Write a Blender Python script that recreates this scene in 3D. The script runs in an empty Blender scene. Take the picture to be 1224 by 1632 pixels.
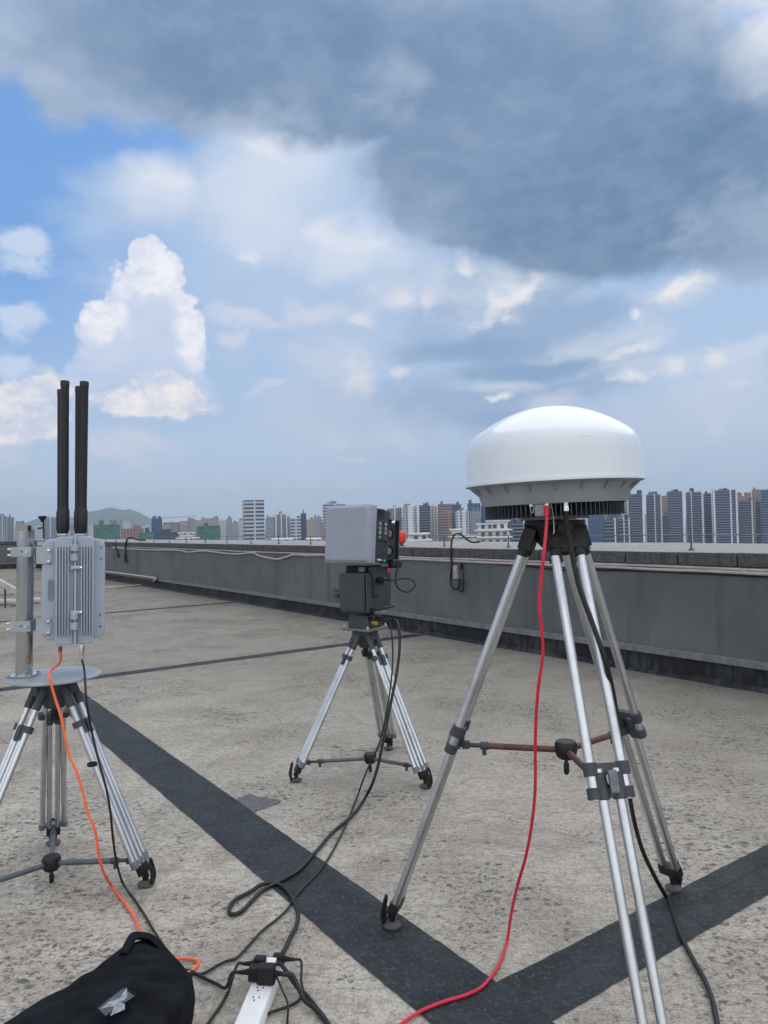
import bpy, bmesh, math, random
from mathutils import Vector, Matrix
sc = bpy.context.scene
C = sc.collection
R = math.radians
random.seed(7)

# ---------------------------------------------------------------- camera
EYE = Vector((0.0, 0.0, 1.55)); FPX = 1185.0; PITCH = R(1.03); ROLL = R(1.35)
FW = Vector((0, math.cos(PITCH), math.sin(PITCH)))
_rt = Vector((1, 0, 0)); _up = _rt.cross(FW)
RT = _rt * math.cos(ROLL) - _up * math.sin(ROLL)
UP = _up * math.cos(ROLL) + _rt * math.sin(ROLL)
cam = bpy.data.cameras.new('camera'); camo = bpy.data.objects.new('camera', cam); C.objects.link(camo)
camo.matrix_world = Matrix(((RT.x, UP.x, -FW.x, EYE.x), (RT.y, UP.y, -FW.y, EYE.y), (RT.z, UP.z, -FW.z, EYE.z), (0, 0, 0, 1)))
cam.sensor_fit = 'HORIZONTAL'; cam.sensor_width = 36.0; cam.lens = 36.0 * FPX / 1224.0
cam.clip_start = 0.05; cam.clip_end = 40000
sc.camera = camo

def ray(x, y):
    return FW + RT * ((x - 612) / FPX) - UP * ((y - 816) / FPX)
def at(x, y, d):                       # the point d metres in front of the eye, measured along world Y
    r = ray(x, y); return EYE + r * (d / r.y)
def gnd(x, y, z=0.0):                  # where the sight line meets the level z
    r = ray(x, y); return EYE + r * ((z - EYE.z) / r.z)
TH = R(35.1)
UU = Vector((-math.sin(TH), math.cos(TH), 0)); VV = Vector((math.cos(TH), math.sin(TH), 0))
def W(u, v, z=0.0):                    # roof coordinates: u along the long parapet, v towards it
    return UU * u + VV * v + Vector((0, 0, z))
def wal(x, y, v=6.47):                 # where the sight line meets the plane v
    r = ray(x, y); p = EYE + r * (v / r.dot(VV)); return p.dot(UU), p.z
ROOFM = Matrix(((UU.x, VV.x, 0, 0), (UU.y, VV.y, 0, 0), (0, 0, 1, 0), (0, 0, 0, 1)))   # u,v,z -> world (left-handed, faces are re-normalised)

# ---------------------------------------------------------------- exposure
sc.view_settings.view_transform = 'Standard'; sc.view_settings.look = 'None'
sc.view_settings.gamma = 1.0; sc.view_settings.use_curve_mapping = False
EXPO = 0.45
sc.view_settings.exposure = EXPO
sc.cycles.use_denoising = True
sc.cycles.max_bounces = 8
sc.cycles.volume_bounces = 0
sc.cycles.use_adaptive_sampling = True; sc.cycles.adaptive_threshold = 0.015; sc.cycles.adaptive_min_samples = 10

# ---------------------------------------------------------------- sun
SUN_EL, SUN_AZ = R(58), R(38)          # azimuth from +Y towards +X
sun = bpy.data.lights.new('sun', 'SUN'); suno = bpy.data.objects.new('sun', sun); C.objects.link(suno)
sun.energy = 1.1; sun.angle = R(80); sun.color = (1.0, 0.95, 0.88)
sdir = Vector((math.cos(SUN_EL) * math.sin(SUN_AZ), math.cos(SUN_EL) * math.cos(SUN_AZ), math.sin(SUN_EL)))
suno.rotation_euler = sdir.to_track_quat('Z', 'Y').to_euler()

# ---------------------------------------------------------------- sky
def lin(r, g, b):
    f = lambda c: c / 12.92 if c <= 0.04045 else ((c + 0.055) / 1.055) ** 2.4
    return (f(r / 255), f(g / 255), f(b / 255))

class NT:
    """thin wrapper that adds nodes by value or socket"""
    def __init__(s, tree): s.t = tree; s.n = tree.nodes; s.l = tree.links
    def put(s, sock, v):
        if v is None: return
        if isinstance(v, bpy.types.NodeSocket): s.l.new(v, sock)
        elif isinstance(v, (tuple, list, Vector)):
            v = tuple(v)
            sock.default_value = v + (1.0,) if len(sock.default_value) == 4 and len(v) == 3 else v
        else: sock.default_value = v
    def m(s, op, a, b=None, c=None, clamp=False):
        n = s.n.new('ShaderNodeMath'); n.operation = op; n.use_clamp = clamp
        s.put(n.inputs[0], a); s.put(n.inputs[1], b); s.put(n.inputs[2], c); return n.outputs[0]
    def vm(s, op, a, b=None, scale=None):
        n = s.n.new('ShaderNodeVectorMath'); n.operation = op
        s.put(n.inputs[0], a); s.put(n.inputs[1], b)
        if scale is not None: s.put(n.inputs['Scale'], scale)
        return n.outputs['Value'] if op in ('LENGTH', 'DOT_PRODUCT', 'DISTANCE') else n.outputs[0]
    def mapping(s, v, loc=(0, 0, 0), rot=(0, 0, 0), scale=(1, 1, 1), kind='POINT'):
        n = s.n.new('ShaderNodeMapping'); n.vector_type = kind
        s.put(n.inputs['Vector'], v)
        if kind in ('POINT', 'TEXTURE'): n.inputs['Location'].default_value = loc
        n.inputs['Rotation'].default_value = rot; n.inputs['Scale'].default_value = scale
        return n.outputs[0]
    def noise(s, v, scale, detail=4, rough=0.5, lac=2.0, col=False, dist=0.0):
        n = s.n.new('ShaderNodeTexNoise'); s.put(n.inputs['Vector'], v)
        n.inputs['Scale'].default_value = scale; n.inputs['Detail'].default_value = detail
        n.inputs['Roughness'].default_value = rough; n.inputs['Lacunarity'].default_value = lac
        n.inputs['Distortion'].default_value = dist
        return n.outputs['Color' if col else 'Fac']
    def voro(s, v, scale, detail=0, rough=0.5, feature='F1', smooth=0.5, out='Distance', rnd=1.0):
        n = s.n.new('ShaderNodeTexVoronoi'); n.feature = feature; s.put(n.inputs['Vector'], v)
        n.inputs['Scale'].default_value = scale; n.inputs['Detail'].default_value = detail
        n.inputs['Roughness'].default_value = rough; n.inputs['Randomness'].default_value = rnd
        n.normalize = True
        if feature == 'SMOOTH_F1': n.inputs['Smoothness'].default_value = smooth
        return n.outputs[out]
    def ramp(s, v, lo, hi, a=0.0, b=1.0, smooth=True):
        n = s.n.new('ShaderNodeMapRange'); n.interpolation_type = 'SMOOTHSTEP' if smooth else 'LINEAR'
        n.clamp = True
        s.put(n.inputs['Value'], v)
        n.inputs['From Min'].default_value = lo; n.inputs['From Max'].default_value = hi
        n.inputs['To Min'].default_value = a; n.inputs['To Max'].default_value = b
        return n.outputs['Result']
    def mix(s, f, a, b, blend='MIX'):
        n = s.n.new('ShaderNodeMix'); n.data_type = 'RGBA'; n.blend_type = blend
        s.put(n.inputs[0], f); s.put(n.inputs[6], a); s.put(n.inputs[7], b); return n.outputs[2]
    def sep(s, v):
        n = s.n.new('ShaderNodeSeparateXYZ'); s.put(n.inputs[0], v); return n.outputs
    def comb(s, x, y, z):
        n = s.n.new('ShaderNodeCombineXYZ'); s.put(n.inputs[0], x); s.put(n.inputs[1], y); s.put(n.inputs[2], z); return n.outputs[0]
    def new(s, kind): return s.n.new(kind)

world = bpy.data.worlds.new('World'); sc.world = world; world.use_nodes = True
world.cycles.sampling_method = 'NONE'
wt = world.node_tree; wt.nodes.clear(); N = NT(wt)
SKY_STRENGTH = 0.1
K = 1.08 * (2 ** -EXPO) / SKY_STRENGTH
def sky_rgb(r, g, b): return tuple(c * K for c in lin(r, g, b))
def azel(x, y):
    r = ray(x, y).normalized(); return math.atan2(r.x, r.y), math.asin(r.z)

tc = N.new('ShaderNodeTexCoord'); D = tc.outputs['Generated']
nish = N.new('ShaderNodeTexSky'); nish.sky_type = 'NISHITA'; nish.sun_disc = False
nish.sun_elevation = SUN_EL; nish.sun_rotation = SUN_AZ
nish.air_density = 1.0; nish.dust_density = 0.6; nish.ozone_density = 2.0
dx, dy, dz = N.sep(D)
az = N.m('ARCTAN2', dx, dy); el = N.m('ARCSINE', dz)
n_a = N.noise(D, 5.0, 3, 0.5, col=True)
n_b = N.noise(D, 16.0, 5, 0.55, col=True)
P0 = N.comb(az, el, 0.0)
wa = N.vm('SCALE', N.vm('SUBTRACT', n_a, (0.5, 0.5, 0.5)), scale=0.10)
wb = N.vm('SCALE', N.vm('SUBTRACT', n_b, (0.5, 0.5, 0.5)), scale=0.055)
P = N.vm('ADD', N.vm('ADD', P0, wa), wb)        # directions, bent by turbulence
Ps = N.vm('ADD', P0, N.vm('SCALE', wb, scale=0.5))
DS = N.mapping(D, scale=(1, 1, 1.7))
fb = N.noise(DS, 7.0, 8, 0.58)                   # soft billows
ff = N.noise(DS, 24.0, 7, 0.62)                  # fine wisps
cau = N.voro(N.vm('ADD', D, N.vm('SCALE', N.vm('SUBTRACT', n_b, (0.5, 0.5, 0.5)), scale=0.05)), 36.0, 2, 0.55, 'F1')   # cauliflower bumps

def field(ells, pos):
    """union of soft ellipses given in picture degrees: (x, y, rx, ry, tilt)"""
    f = None
    for (x, y, rx, ry, *t) in ells:
        a, e = azel(x, y)
        k = math.cos(math.atan2(abs(x - 612), FPX))
        rx, ry, t = rx / FPX * k, ry / FPX, R(t[0]) if t else 0.0
        if t == 0.0:
            q = N.vm('MULTIPLY', N.vm('SUBTRACT', pos, (a, e, 0)), (1 / rx, 1 / ry, 0))
        else:
            ct, st = math.cos(t), math.sin(t)
            p1 = N.vm('DOT_PRODUCT', pos, (ct / rx, st / rx, 0)); p2 = N.vm('DOT_PRODUCT', pos, (-st / ry, ct / ry, 0))
            q = N.vm('SUBTRACT', N.comb(p1, p2, 0.0), ((ct * a + st * e) / rx, (-st * a + ct * e) / ry, 0))
        v = N.m('SUBTRACT', 1.0, N.vm('LENGTH', q))
        f = v if f is None else N.m('MAXIMUM', f, v)
    return f
def bump(f, noise, amp): return N.m('MULTIPLY_ADD', noise, amp, N.m('ADD', f, -0.5 * amp))
def cover(d, lo, hi, alpha=1.0):
    r = N.ramp(d, lo, hi); return r if alpha == 1.0 else N.m('MULTIPLY', r, alpha)

# clear sky, whitening towards the horizon
sky = N.mix(0.72, nish.outputs[0], sky_rgb(102, 158, 224))
sky = N.mix(N.ramp(el, 0.36, 0.0, 0.0, 0.92), sky, sky_rgb(192, 210, 228))
# generic cloud deck for the parts of the sky the photograph does not show
gen = N.ramp(fb, 0.42, 0.60)
away = N.m('MAXIMUM', N.ramp(N.m('ABSOLUTE', az), 0.55, 0.80), N.ramp(el, 0.66, 0.82))
sky = N.mix(N.m('MULTIPLY', gen, away), sky, sky_rgb(212, 218, 228))
rear = N.ramp(dy, 0.05, -0.55)
sky = N.mix(N.m('MULTIPLY', rear, N.ramp(el, -0.05, 0.3, 0.5, 0.9)), sky, tuple(c * 1.5 for c in sky_rgb(250, 250, 250)))

def layer(sky, ells, color, lo, hi, alpha=1.0, noise=None, amp=0.6, pos=None):
    f = field(ells, pos or P)
    d = bump(f, noise or fb, amp)
    return N.mix(cover(d, lo, hi, alpha), sky, color)
#SKYLAYERS
# thin veil and soft middle clouds
sky = layer(sky, [(640, 470, 540, 330), (900, 620, 620, 220), (520, 330, 330, 230)], sky_rgb(172, 196, 226), -0.02, 0.40, 0.85, fb, 0.9)
sky = layer(sky, [(640, 480, 420, 190), (480, 300, 260, 150), (760, 640, 420, 130), (230, 320, 130, 70), (1080, 650, 260, 110)], sky_rgb(176, 196, 224), 0.0, 0.60, 0.75, fb, 1.0)
sky = layer(sky, [(450, 262, 140, 90), (560, 405, 130, 52), (255, 300, 100, 60), (390, 330, 120, 100), (510, 215, 80, 60)], sky_rgb(208, 218, 234), -0.10, 0.85, 0.9, fb, 1.5)
sky = layer(sky, [(500, 215, 34, 26), (420, 240, 60, 22), (530, 395, 70, 22), (590, 400, 40, 16), (270, 285, 44, 20), (380, 420, 30, 10)], sky_rgb(222, 226, 236), -0.15, 0.8, 0.75, ff, 2.2)
# grey blue lower banks right of the middle
sky = layer(sky, [(835, 545, 240, 85), (700, 640, 240, 60), (850, 600, 180, 30), (790, 500, 170, 66), (930, 500, 130, 40)], sky_rgb(142, 168, 202), -0.05, 0.70, 0.85, fb, 1.1)
sky = layer(sky, [(840, 590, 190, 22), (800, 668, 150, 18), (740, 560, 150, 26)], sky_rgb(126, 157, 194), -0.05, 0.8, 0.75, fb, 0.8, Ps)
# small cumulus heads in the haze
sky = layer(sky, [(505, 505, 66, 24), (400, 524, 80, 18), (385, 560, 24, 14), (430, 637, 32, 9), (548, 706, 24, 17), (577, 734, 42, 9), (640, 694, 36, 15), (196, 692, 96, 24), (88, 606, 70, 26), (10, 730, 26, 18)], sky_rgb(204, 211, 228), -0.15, 0.80, 0.9, ff, 2.2)
sky = layer(sky, [(22, 386, 50, 28), (6, 498, 54, 28), (4, 576, 40, 26)], sky_rgb(196, 212, 234), -0.10, 0.60, 0.95, ff, 1.6)
sky = layer(sky, [(548, 592, 110, 58), (630, 485, 80, 40), (690, 470, 40, 44), (580, 508, 26, 15)], sky_rgb(196, 207, 226), -0.10, 0.80, 0.85, ff, 1.6)
sky = layer(sky, [(574, 600, 30, 40), (636, 480, 38, 22), (682, 478, 18, 26), (578, 508, 24, 11), (545, 706, 16, 10), (640, 592, 22, 14)], sky_rgb(226, 222, 230), -0.15, 0.85, 0.75, ff, 2.2, Ps)
# streaks lit from behind, on the right
sky = layer(sky, [(800, 460, 110, 54, 20), (1000, 540, 110, 30, 5), (1000, 582, 76, 18), (1072, 470, 84, 32, 8), (800, 614, 90, 14), (885, 638, 54, 20), (960, 560, 120, 16)], sky_rgb(198, 208, 225), -0.15, 0.85, 0.85, ff, 1.8, Ps)
sky = layer(sky, [(806, 482, 58, 18, 38), (850, 440, 34, 15, 35), (748, 432, 30, 16, -30), (1000, 581, 56, 11), (1000, 545, 60, 10, 6), (1020, 497, 16, 9), (1080, 470, 50, 16, 8), (876, 640, 26, 13), (800, 612, 30, 8)], sky_rgb(240, 238, 237), -0.20, 1.05, 0.85, ff, 2.4)
sky = layer(sky, [(1130, 582, 84, 32), (1080, 580, 30, 28), (1136, 678, 36, 40), (1184, 616, 40, 15), (1190, 566, 70, 26), (1160, 640, 100, 60)], sky_rgb(204, 214, 232), -0.15, 0.75, 0.8, ff, 1.8)
sky = layer(sky, [(1138, 568, 30, 16), (1138, 682, 24, 30), (1184, 616, 30, 9), (1082, 578, 16, 18)], sky_rgb(230, 228, 234), -0.1, 0.8, 0.85, ff, 2.2, Ps)

sky = layer(sky, [(1060, 690, 340, 90), (560, 680, 260, 70)], sky_rgb(188, 203, 223), -0.1, 0.7, 0.7, fb, 0.9)
# towering cumulus on the left: pale body, sunlit cauliflower heads
cz_ = N.m('SUBTRACT', N.m('MULTIPLY', cau, 1.0), 0.42)
Pt = N.vm('ADD', P0, N.vm('SCALE', wb, scale=0.9))
TOWER = [(241, 408, 32, 30), (258, 434, 40, 36), (236, 482, 62, 52), (166, 516, 30, 32), (232, 560, 88, 80), (304, 548, 24, 46), (236, 620, 106, 56), (140, 620, 46, 34)]
ft = N.m('SUBTRACT', field(TOWER, Pt), N.m('MULTIPLY', cz_, 1.15))
mt = N.m('MULTIPLY', N.ramp(ft, -0.02, 0.16), N.ramp(el, azel(230, 680)[1], azel(230, 560)[1], 0.0, 1.0))
tb = N.mix(N.ramp(fb, 0.35, 0.65), sky_rgb(190, 206, 231), sky_rgb(206, 214, 234))
fr_ = N.m('SUBTRACT', field([(242, 402, 60, 44), (276, 440, 46, 50), (296, 480, 28, 46), (312, 545, 26, 48), (164, 510, 40, 34), (222, 446, 44, 34)], Pt), N.m('MULTIPLY', cz_, 1.2))
lit_ = N.m('MULTIPLY', N.ramp(fr_, -0.25, 0.65), N.ramp(cau, 0.62, 0.22, 0.15, 1.0))
tb = N.mix(N.m('MULTIPLY', lit_, 0.95), tb, N.mix(N.m('MULTIPLY', N.ramp(ff, 0.40, 0.62), N.ramp(cau, 0.55, 0.25)), sky_rgb(220, 224, 238), sky_rgb(248, 246, 247)))
sky = N.mix(N.m('MULTIPLY', mt, 0.94), sky, tb)
LOW = [(262, 630, 62, 34), (232, 648, 100, 16), (186, 658, 34, 11), (24, 640, 54, 32), (40, 670, 70, 32), (8, 668, 50, 40), (70, 620, 40, 20)]
fl = N.m('SUBTRACT', field(LOW, Pt), N.m('MULTIPLY', cz_, 1.3))
lb = N.mix(N.m('MULTIPLY', N.ramp(cau, 0.60, 0.20), N.ramp(ff, 0.35, 0.60)), sky_rgb(204, 211, 229), sky_rgb(250, 243, 238))
sky = N.mix(cover(fl, -0.05, 0.40, 0.95), sky, lb)

# the great dark cloud overhead
DARK = [(160, 40, 250, 130), (330, 60, 300, 130), (620, 80, 380, 150), (900, 230, 350, 190), (1010, 330, 310, 112), (1230, 250, 330, 175), (700, -250, 1100, 330), (760, 320, 150, 90)]
fd = N.m('ADD', bump(field(DARK, P), fb, 0.50), N.m('MULTIPLY_ADD', ff, 0.24, -0.12))
dens = N.ramp(fd, -0.01, 0.26)
deep = bump(field([(980, 320, 420, 190), (760, 180, 520, 200), (420, 70, 420, 150)], P), fb, 0.55)
core = bump(field([(980, 345, 330, 120), (1080, 260, 300, 120)], P), fb, 0.7)
dc = N.mix(N.ramp(deep, -0.05, 0.60), sky_rgb(162, 181, 208), sky_rgb(112, 139, 172))
dc = N.mix(N.ramp(core, 0.0, 0.75, 0.0, 0.9), dc, sky_rgb(92, 124, 160))
dc = N.mix(N.ramp(bump(field([(1250, 40, 150, 120), (1250, -60, 240, 130)], P), fb, 0.7), 0.0, 0.9, 0.0, 0.95), dc, sky_rgb(226, 230, 238))
dc = N.mix(N.ramp(bump(field([(1190, 350, 150, 60), (330, 195, 220, 40), (70, 150, 110, 90), (640, 140, 90, 50)], P), ff, 1.2), -0.1, 0.9, 0.0, 0.5), dc, sky_rgb(172, 186, 208))
dc = N.mix(N.ramp(ff, 0.35, 0.68, 0.0, 0.16), dc, sky_rgb(186, 198, 216))
dc = N.mix(N.ramp(fb, 0.52, 0.34, 0.0, 0.35), dc, sky_rgb(92, 120, 154))
sky = N.mix(N.m('MULTIPLY', dens, 0.97), sky, dc)
# paler, sunlit cloud above and behind the picture
sky = N.mix(N.ramp(el, 0.80, 1.25, 0.0, 0.75), sky, sky_rgb(208, 214, 226))

bg = N.new('ShaderNodeBackground'); N.put(bg.inputs['Color'], sky); bg.inputs['Strength'].default_value = SKY_STRENGTH
wo = N.new('ShaderNodeOutputWorld'); wt.links.new(bg.outputs[0], wo.inputs['Surface'])
# ---------------------------------------------------------------- materials
def mat(name, color, rough=0.5, metal=0.0, var=0.12, vscale=6.0, bump_=0.0, bscale=60.0, spec=0.5, coat=0.0, build=None):
    m = bpy.data.materials.new(name); m.use_nodes = True
    t = m.node_tree; n = NT(t); b = t.nodes['Principled BSDF']
    b.inputs['Roughness'].default_value = rough; b.inputs['Metallic'].default_value = metal
    b.inputs['Specular IOR Level'].default_value = spec; b.inputs['Coat Weight'].default_value = coat
    tcn = n.new('ShaderNodeTexCoord'); O = tcn.outputs['Object']
    if build: build(n, b, O)
    else:
        nz = n.noise(O, vscale, 4, 0.6)
        lo = tuple(c * (1 - var) for c in color); hi = tuple(min(1, c * (1 + var)) for c in color)
        t.links.new(n.mix(n.ramp(nz, 0.3, 0.7), lo, hi), b.inputs['Base Color'])
        t.links.new(n.m('MULTIPLY_ADD', nz, 0.16, rough - 0.08), b.inputs['Roughness'])
    if bump_:
        bp = n.new('ShaderNodeBump'); bp.inputs['Strength'].default_value = bump_; bp.inputs['Distance'].default_value = 0.004
        n.put(bp.inputs['Height'], n.noise(O, bscale, 3, 0.6)); t.links.new(bp.outputs[0], b.inputs['Normal'])
    return m

# ---------------------------------------------------------------- meshes
ORIGIN = {}
class MB:
    """collects shapes; build() links them as ONE mesh object"""
    def __init__(s, M=None): s.bm = bmesh.new(); s.M = M or Matrix.Identity(4)
    def _v(s, p): return s.bm.verts.new(s.M @ Vector(p))
    def box(s, c, d, rot=None):
        c = Vector(c); h = Vector(d) / 2; vs = []
        for x in (-1, 1):
            for y in (-1, 1):
                for z in (-1, 1):
                    q = Vector((x * h.x, y * h.y, z * h.z))
                    if rot is not None: q = rot @ q
                    vs.append(s._v(c + q))
        for f in ((0, 1, 3, 2), (4, 6, 7, 5), (0, 4, 5, 1), (2, 3, 7, 6), (0, 2, 6, 4), (1, 5, 7, 3)):
            s.bm.faces.new([vs[i] for i in f])
        return s
    def hexa(s, lo, hi):               # two quads (lists of four points) joined
        a = [s._v(p) for p in lo]; b = [s._v(p) for p in hi]
        s.bm.faces.new(a[::-1]); s.bm.faces.new(b)
        for i in range(4): s.bm.faces.new([a[i], a[(i + 1) % 4], b[(i + 1) % 4], b[i]])
        return s
    def rings(s, rings, cap0=True, cap1=True, closed=True):
        R_ = [[s._v(p) for p in r] for r in rings]
        n = len(R_[0])
        for a, b in zip(R_, R_[1:]):
            for i in range(n if closed else n - 1):
                s.bm.faces.new([a[i], a[(i + 1) % n], b[(i + 1) % n], b[i]])
        if cap0: s.bm.faces.new(R_[0][::-1])
        if cap1: s.bm.faces.new(R_[-1])
        return s
    def cyl(s, p0, p1, r0, r1=None, seg=16):
        p0, p1 = Vector(p0), Vector(p1); r1 = r0 if r1 is None else r1
        d = (p1 - p0).normalized(); a = d.orthogonal().normalized(); b = d.cross(a)
        s.rings([[p + (a * math.cos(t) + b * math.sin(t)) * r for t in (2 * math.pi * i / seg for i in range(seg))] for p, r in ((p0, r0), (p1, r1))])
        return s
    def lathe(s, prof, c=(0, 0, 0), seg=64, cap0=True, cap1=True, axis=None):
        c = Vector(c)
        if axis is None: X, Y, Z = Vector((1, 0, 0)), Vector((0, 1, 0)), Vector((0, 0, 1))
        else:
            Z = Vector(axis).normalized(); X = Z.orthogonal().normalized(); Y = Z.cross(X)
        s.rings([[c + (X * math.cos(t) + Y * math.sin(t)) * r + Z * z for t in (2 * math.pi * i / seg for i in range(seg))] for r, z in prof], cap0, cap1)
        return s
    def tube(s, pts, r, seg=8, sub=6, smooth=True, closed=False):
        pts = [Vector(p) for p in pts]
        if smooth and len(pts) > 2: pts = spline(pts, sub)
        n = None; rings = []
        for i, p in enumerate(pts):
            d = (pts[min(i + 1, len(pts) - 1)] - pts[max(i - 1, 0)]).normalized()
            if n is None: n = d.orthogonal().normalized()
            n = (n - d * n.dot(d)).normalized(); b = d.cross(n)
            rr = r(i / (len(pts) - 1)) if callable(r) else r
            rings.append([p + (n * math.cos(t) + b * math.sin(t)) * rr for t in (2 * math.pi * k / seg for k in range(seg))])
        s.rings(rings); return s
    def prism(s, poly, y0, y1):        # outline in local x,z, from y0 to y1
        s.rings([[Vector((x, y0, z)) for x, z in poly], [Vector((x, y1, z)) for x, z in poly]]); return s
    def sphere(s, c, r, seg=16, n=10, sc_=(1, 1, 1)):
        c = Vector(c); rings = []
        for i in range(1, n):
            a = math.pi * i / n
            rings.append([c + Vector((math.sin(a) * math.cos(t) * r * sc_[0], math.sin(a) * math.sin(t) * r * sc_[1], -math.cos(a) * r * sc_[2])) for t in (2 * math.pi * k / seg for k in range(seg))])
        s.rings(rings); return s
    def build(s, name, material, parent=None, bevel=0.0, seg=2, smooth=True, origin=None, angle=35, **tags):
        bmesh.ops.recalc_face_normals(s.bm, faces=s.bm.faces)
        if parent is not None: org = ORIGIN[parent.name]
        else: org = Vector(origin) if origin is not None else base_of(s.bm)
        if org.length: bmesh.ops.translate(s.bm, verts=s.bm.verts, vec=-org)
        me = bpy.data.meshes.new(name); s.bm.to_mesh(me); s.bm.free()
        if material: me.materials.append(material)
        if smooth:
            for p in me.polygons: p.use_smooth = True
            me.set_sharp_from_angle(angle=R(angle))
        o = bpy.data.objects.new(name, me); C.objects.link(o)
        if parent is not None: o.parent = parent
        else: o.location = org
        ORIGIN[o.name] = org
        if bevel:
            md = o.modifiers.new('Bevel', 'BEVEL'); md.width = bevel; md.segments = seg; md.limit_method = 'ANGLE'; md.angle_limit = R(40); md.harden_normals = False
        if tags: tag(o, **tags)
        return o
def base_of(bm):
    xs = [v.co for v in bm.verts]
    return Vector((sum(v.x for v in xs) / len(xs), sum(v.y for v in xs) / len(xs), min(v.z for v in xs)))
def spline(pts, sub=6):
    out = []; n = len(pts)
    for i in range(n - 1):
        p0, p1, p2, p3 = pts[max(i - 1, 0)], pts[i], pts[i + 1], pts[min(i + 2, n - 1)]
        for k in range(sub):
            t = k / sub
            out.append(0.5 * ((2 * p1) + (p2 - p0) * t + (2 * p0 - 5 * p1 + 4 * p2 - p3) * t * t + (3 * p1 - p0 - 3 * p2 + p3) * t ** 3))
    out.append(pts[-1]); return out
def tag(o, label=None, cat=None, group=None, kind=None):
    if label: o['label'] = label
    if cat: o['category'] = cat
    if group: o['group'] = group
    if kind: o['kind'] = kind
    return o
def thing(name, loc, label, cat, group=None):
    o = bpy.data.objects.new(name, None); C.objects.link(o); o.location = Vector(loc)
    o.empty_display_size = 0.1
    ORIGIN[o.name] = Vector(loc); return tag(o, label, cat, group)
def rotz(a): return Matrix.Rotation(a, 3, 'Z')
def frame(o, x, y, z):
    return Matrix(((x[0], y[0], z[0], o[0]), (x[1], y[1], z[1], o[1]), (x[2], y[2], z[2], o[2]), (0, 0, 0, 1)))
# ---------------------------------------------------------------- surface materials
def concrete(n, b, O):
    t = n.t
    big = n.noise(O, 0.45, 4, 0.6); mid = n.noise(O, 2.6, 5, 0.65)
    wv = n.vm('ADD', O, n.vm('SCALE', n.noise(O, 2.2, 3, 0.6, col=True), scale=0.35))
    st = n.noise(n.mapping(wv, rot=(0, 0, R(20)), scale=(3, 16, 1)), 3.2, 6, 0.7)       # trowel strokes
    st2 = n.noise(n.mapping(wv, rot=(0, 0, R(-38)), scale=(3, 18, 1)), 4.0, 6, 0.7)
    grain = n.noise(O, 105, 3, 0.75); sand = n.noise(O, 30, 6, 0.75)
    c = n.mix(n.ramp(mid, 0.30, 0.70), lin(162, 155, 145), lin(200, 193, 181))
    c = n.mix(n.ramp(st, 0.50, 0.66, 0, 0.62), c, lin(112, 107, 100))
    c = n.mix(n.ramp(st2, 0.53, 0.70, 0, 0.50), c, lin(206, 200, 190))
    ps_ = n.noise(O, 0.75, 6, 0.6, dist=0.6)
    c = n.mix(n.m('MULTIPLY', n.ramp(ps_, 0.525, 0.545, 0, 0.22), n.ramp(ps_, 0.66, 0.56)), c, lin(110, 105, 98))
    c = n.mix(n.ramp(big, 0.44, 0.70, 0, 0.45), c, lin(122, 116, 107))
    # darker brown-grey, stronger towards the parapet and the far half of the roof
    d = n.ramp(n.m('ADD', n.vm('DOT_PRODUCT', O, (0.10, 0.16, 0)), n.m('MULTIPLY', mid, 0.8)), 0.70, 1.8, 0, 0.62)
    c = n.mix(d, c, lin(106, 102, 93))
    c = n.mix(n.ramp(sand, 0.42, 0.64, 0.0, 0.55), c, lin(112, 107, 100))
    c = n.mix(n.ramp(grain, 0.54, 0.68, 0, 0.65), c, lin(78, 75, 71))
    c = n.mix(n.ramp(grain, 0.46, 0.32, 0, 0.45), c, lin(226, 221, 212))
    # pits and scabs, clustered
    pw = n.vm('ADD', n.mapping(O, rot=(0, 0, R(12)), scale=(1.0, 1.35, 1)), n.vm('SCALE', n.noise(O, 22, 4, 0.7, col=True), scale=0.060))
    cl = n.ramp(n.noise(O, 0.9, 4, 0.65), 0.40, 0.62)
    pv = n.voro(pw, 24, 0, feature='F1'); pc = n.sep(n.voro(pw, 24, 0, out='Color'))[0]
    thr = n.m('MULTIPLY', n.m('MULTIPLY', n.ramp(pc, 0.42, 1.0), 0.38), n.m('MULTIPLY_ADD', cl, 0.85, 0.15))
    pit = n.m('MULTIPLY', n.ramp(n.m('SUBTRACT', thr, pv), 0.0, 0.12), n.ramp(sand, 0.36, 0.54, 0.15, 1.0))
    pv2 = n.voro(pw, 62, 0); pc2 = n.sep(n.voro(pw, 62, 0, out='Color'))[1]
    pit2 = n.ramp(n.m('SUBTRACT', n.m('MULTIPLY', n.ramp(pc2, 0.5, 1.0), n.m('MULTIPLY_ADD', cl, 0.32, 0.15)), pv2), 0.0, 0.12)
    pits = n.m('MAXIMUM', pit, n.m('MULTIPLY', pit2, 0.8))
    c = n.mix(n.m('MULTIPLY', pits, 0.78), c, lin(70, 67, 64))
    t.links.new(c, b.inputs['Base Color'])
    b.inputs['Roughness'].default_value = 0.85; b.inputs['Specular IOR Level'].default_value = 0.25
    h = n.m('SUBTRACT', n.m('ADD', n.m('MULTIPLY', sand, 0.6), n.m('MULTIPLY', st, 0.9)), n.m('MULTIPLY', pits, 0.7))
    bp = n.new('ShaderNodeBump'); bp.inputs['Strength'].default_value = 0.55; bp.inputs['Distance'].default_value = 0.012
    n.put(bp.inputs['Height'], h); t.links.new(bp.outputs[0], b.inputs['Normal'])
M_CONC = mat('roof concrete', (0.3, 0.3, 0.3), build=concrete)

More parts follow.
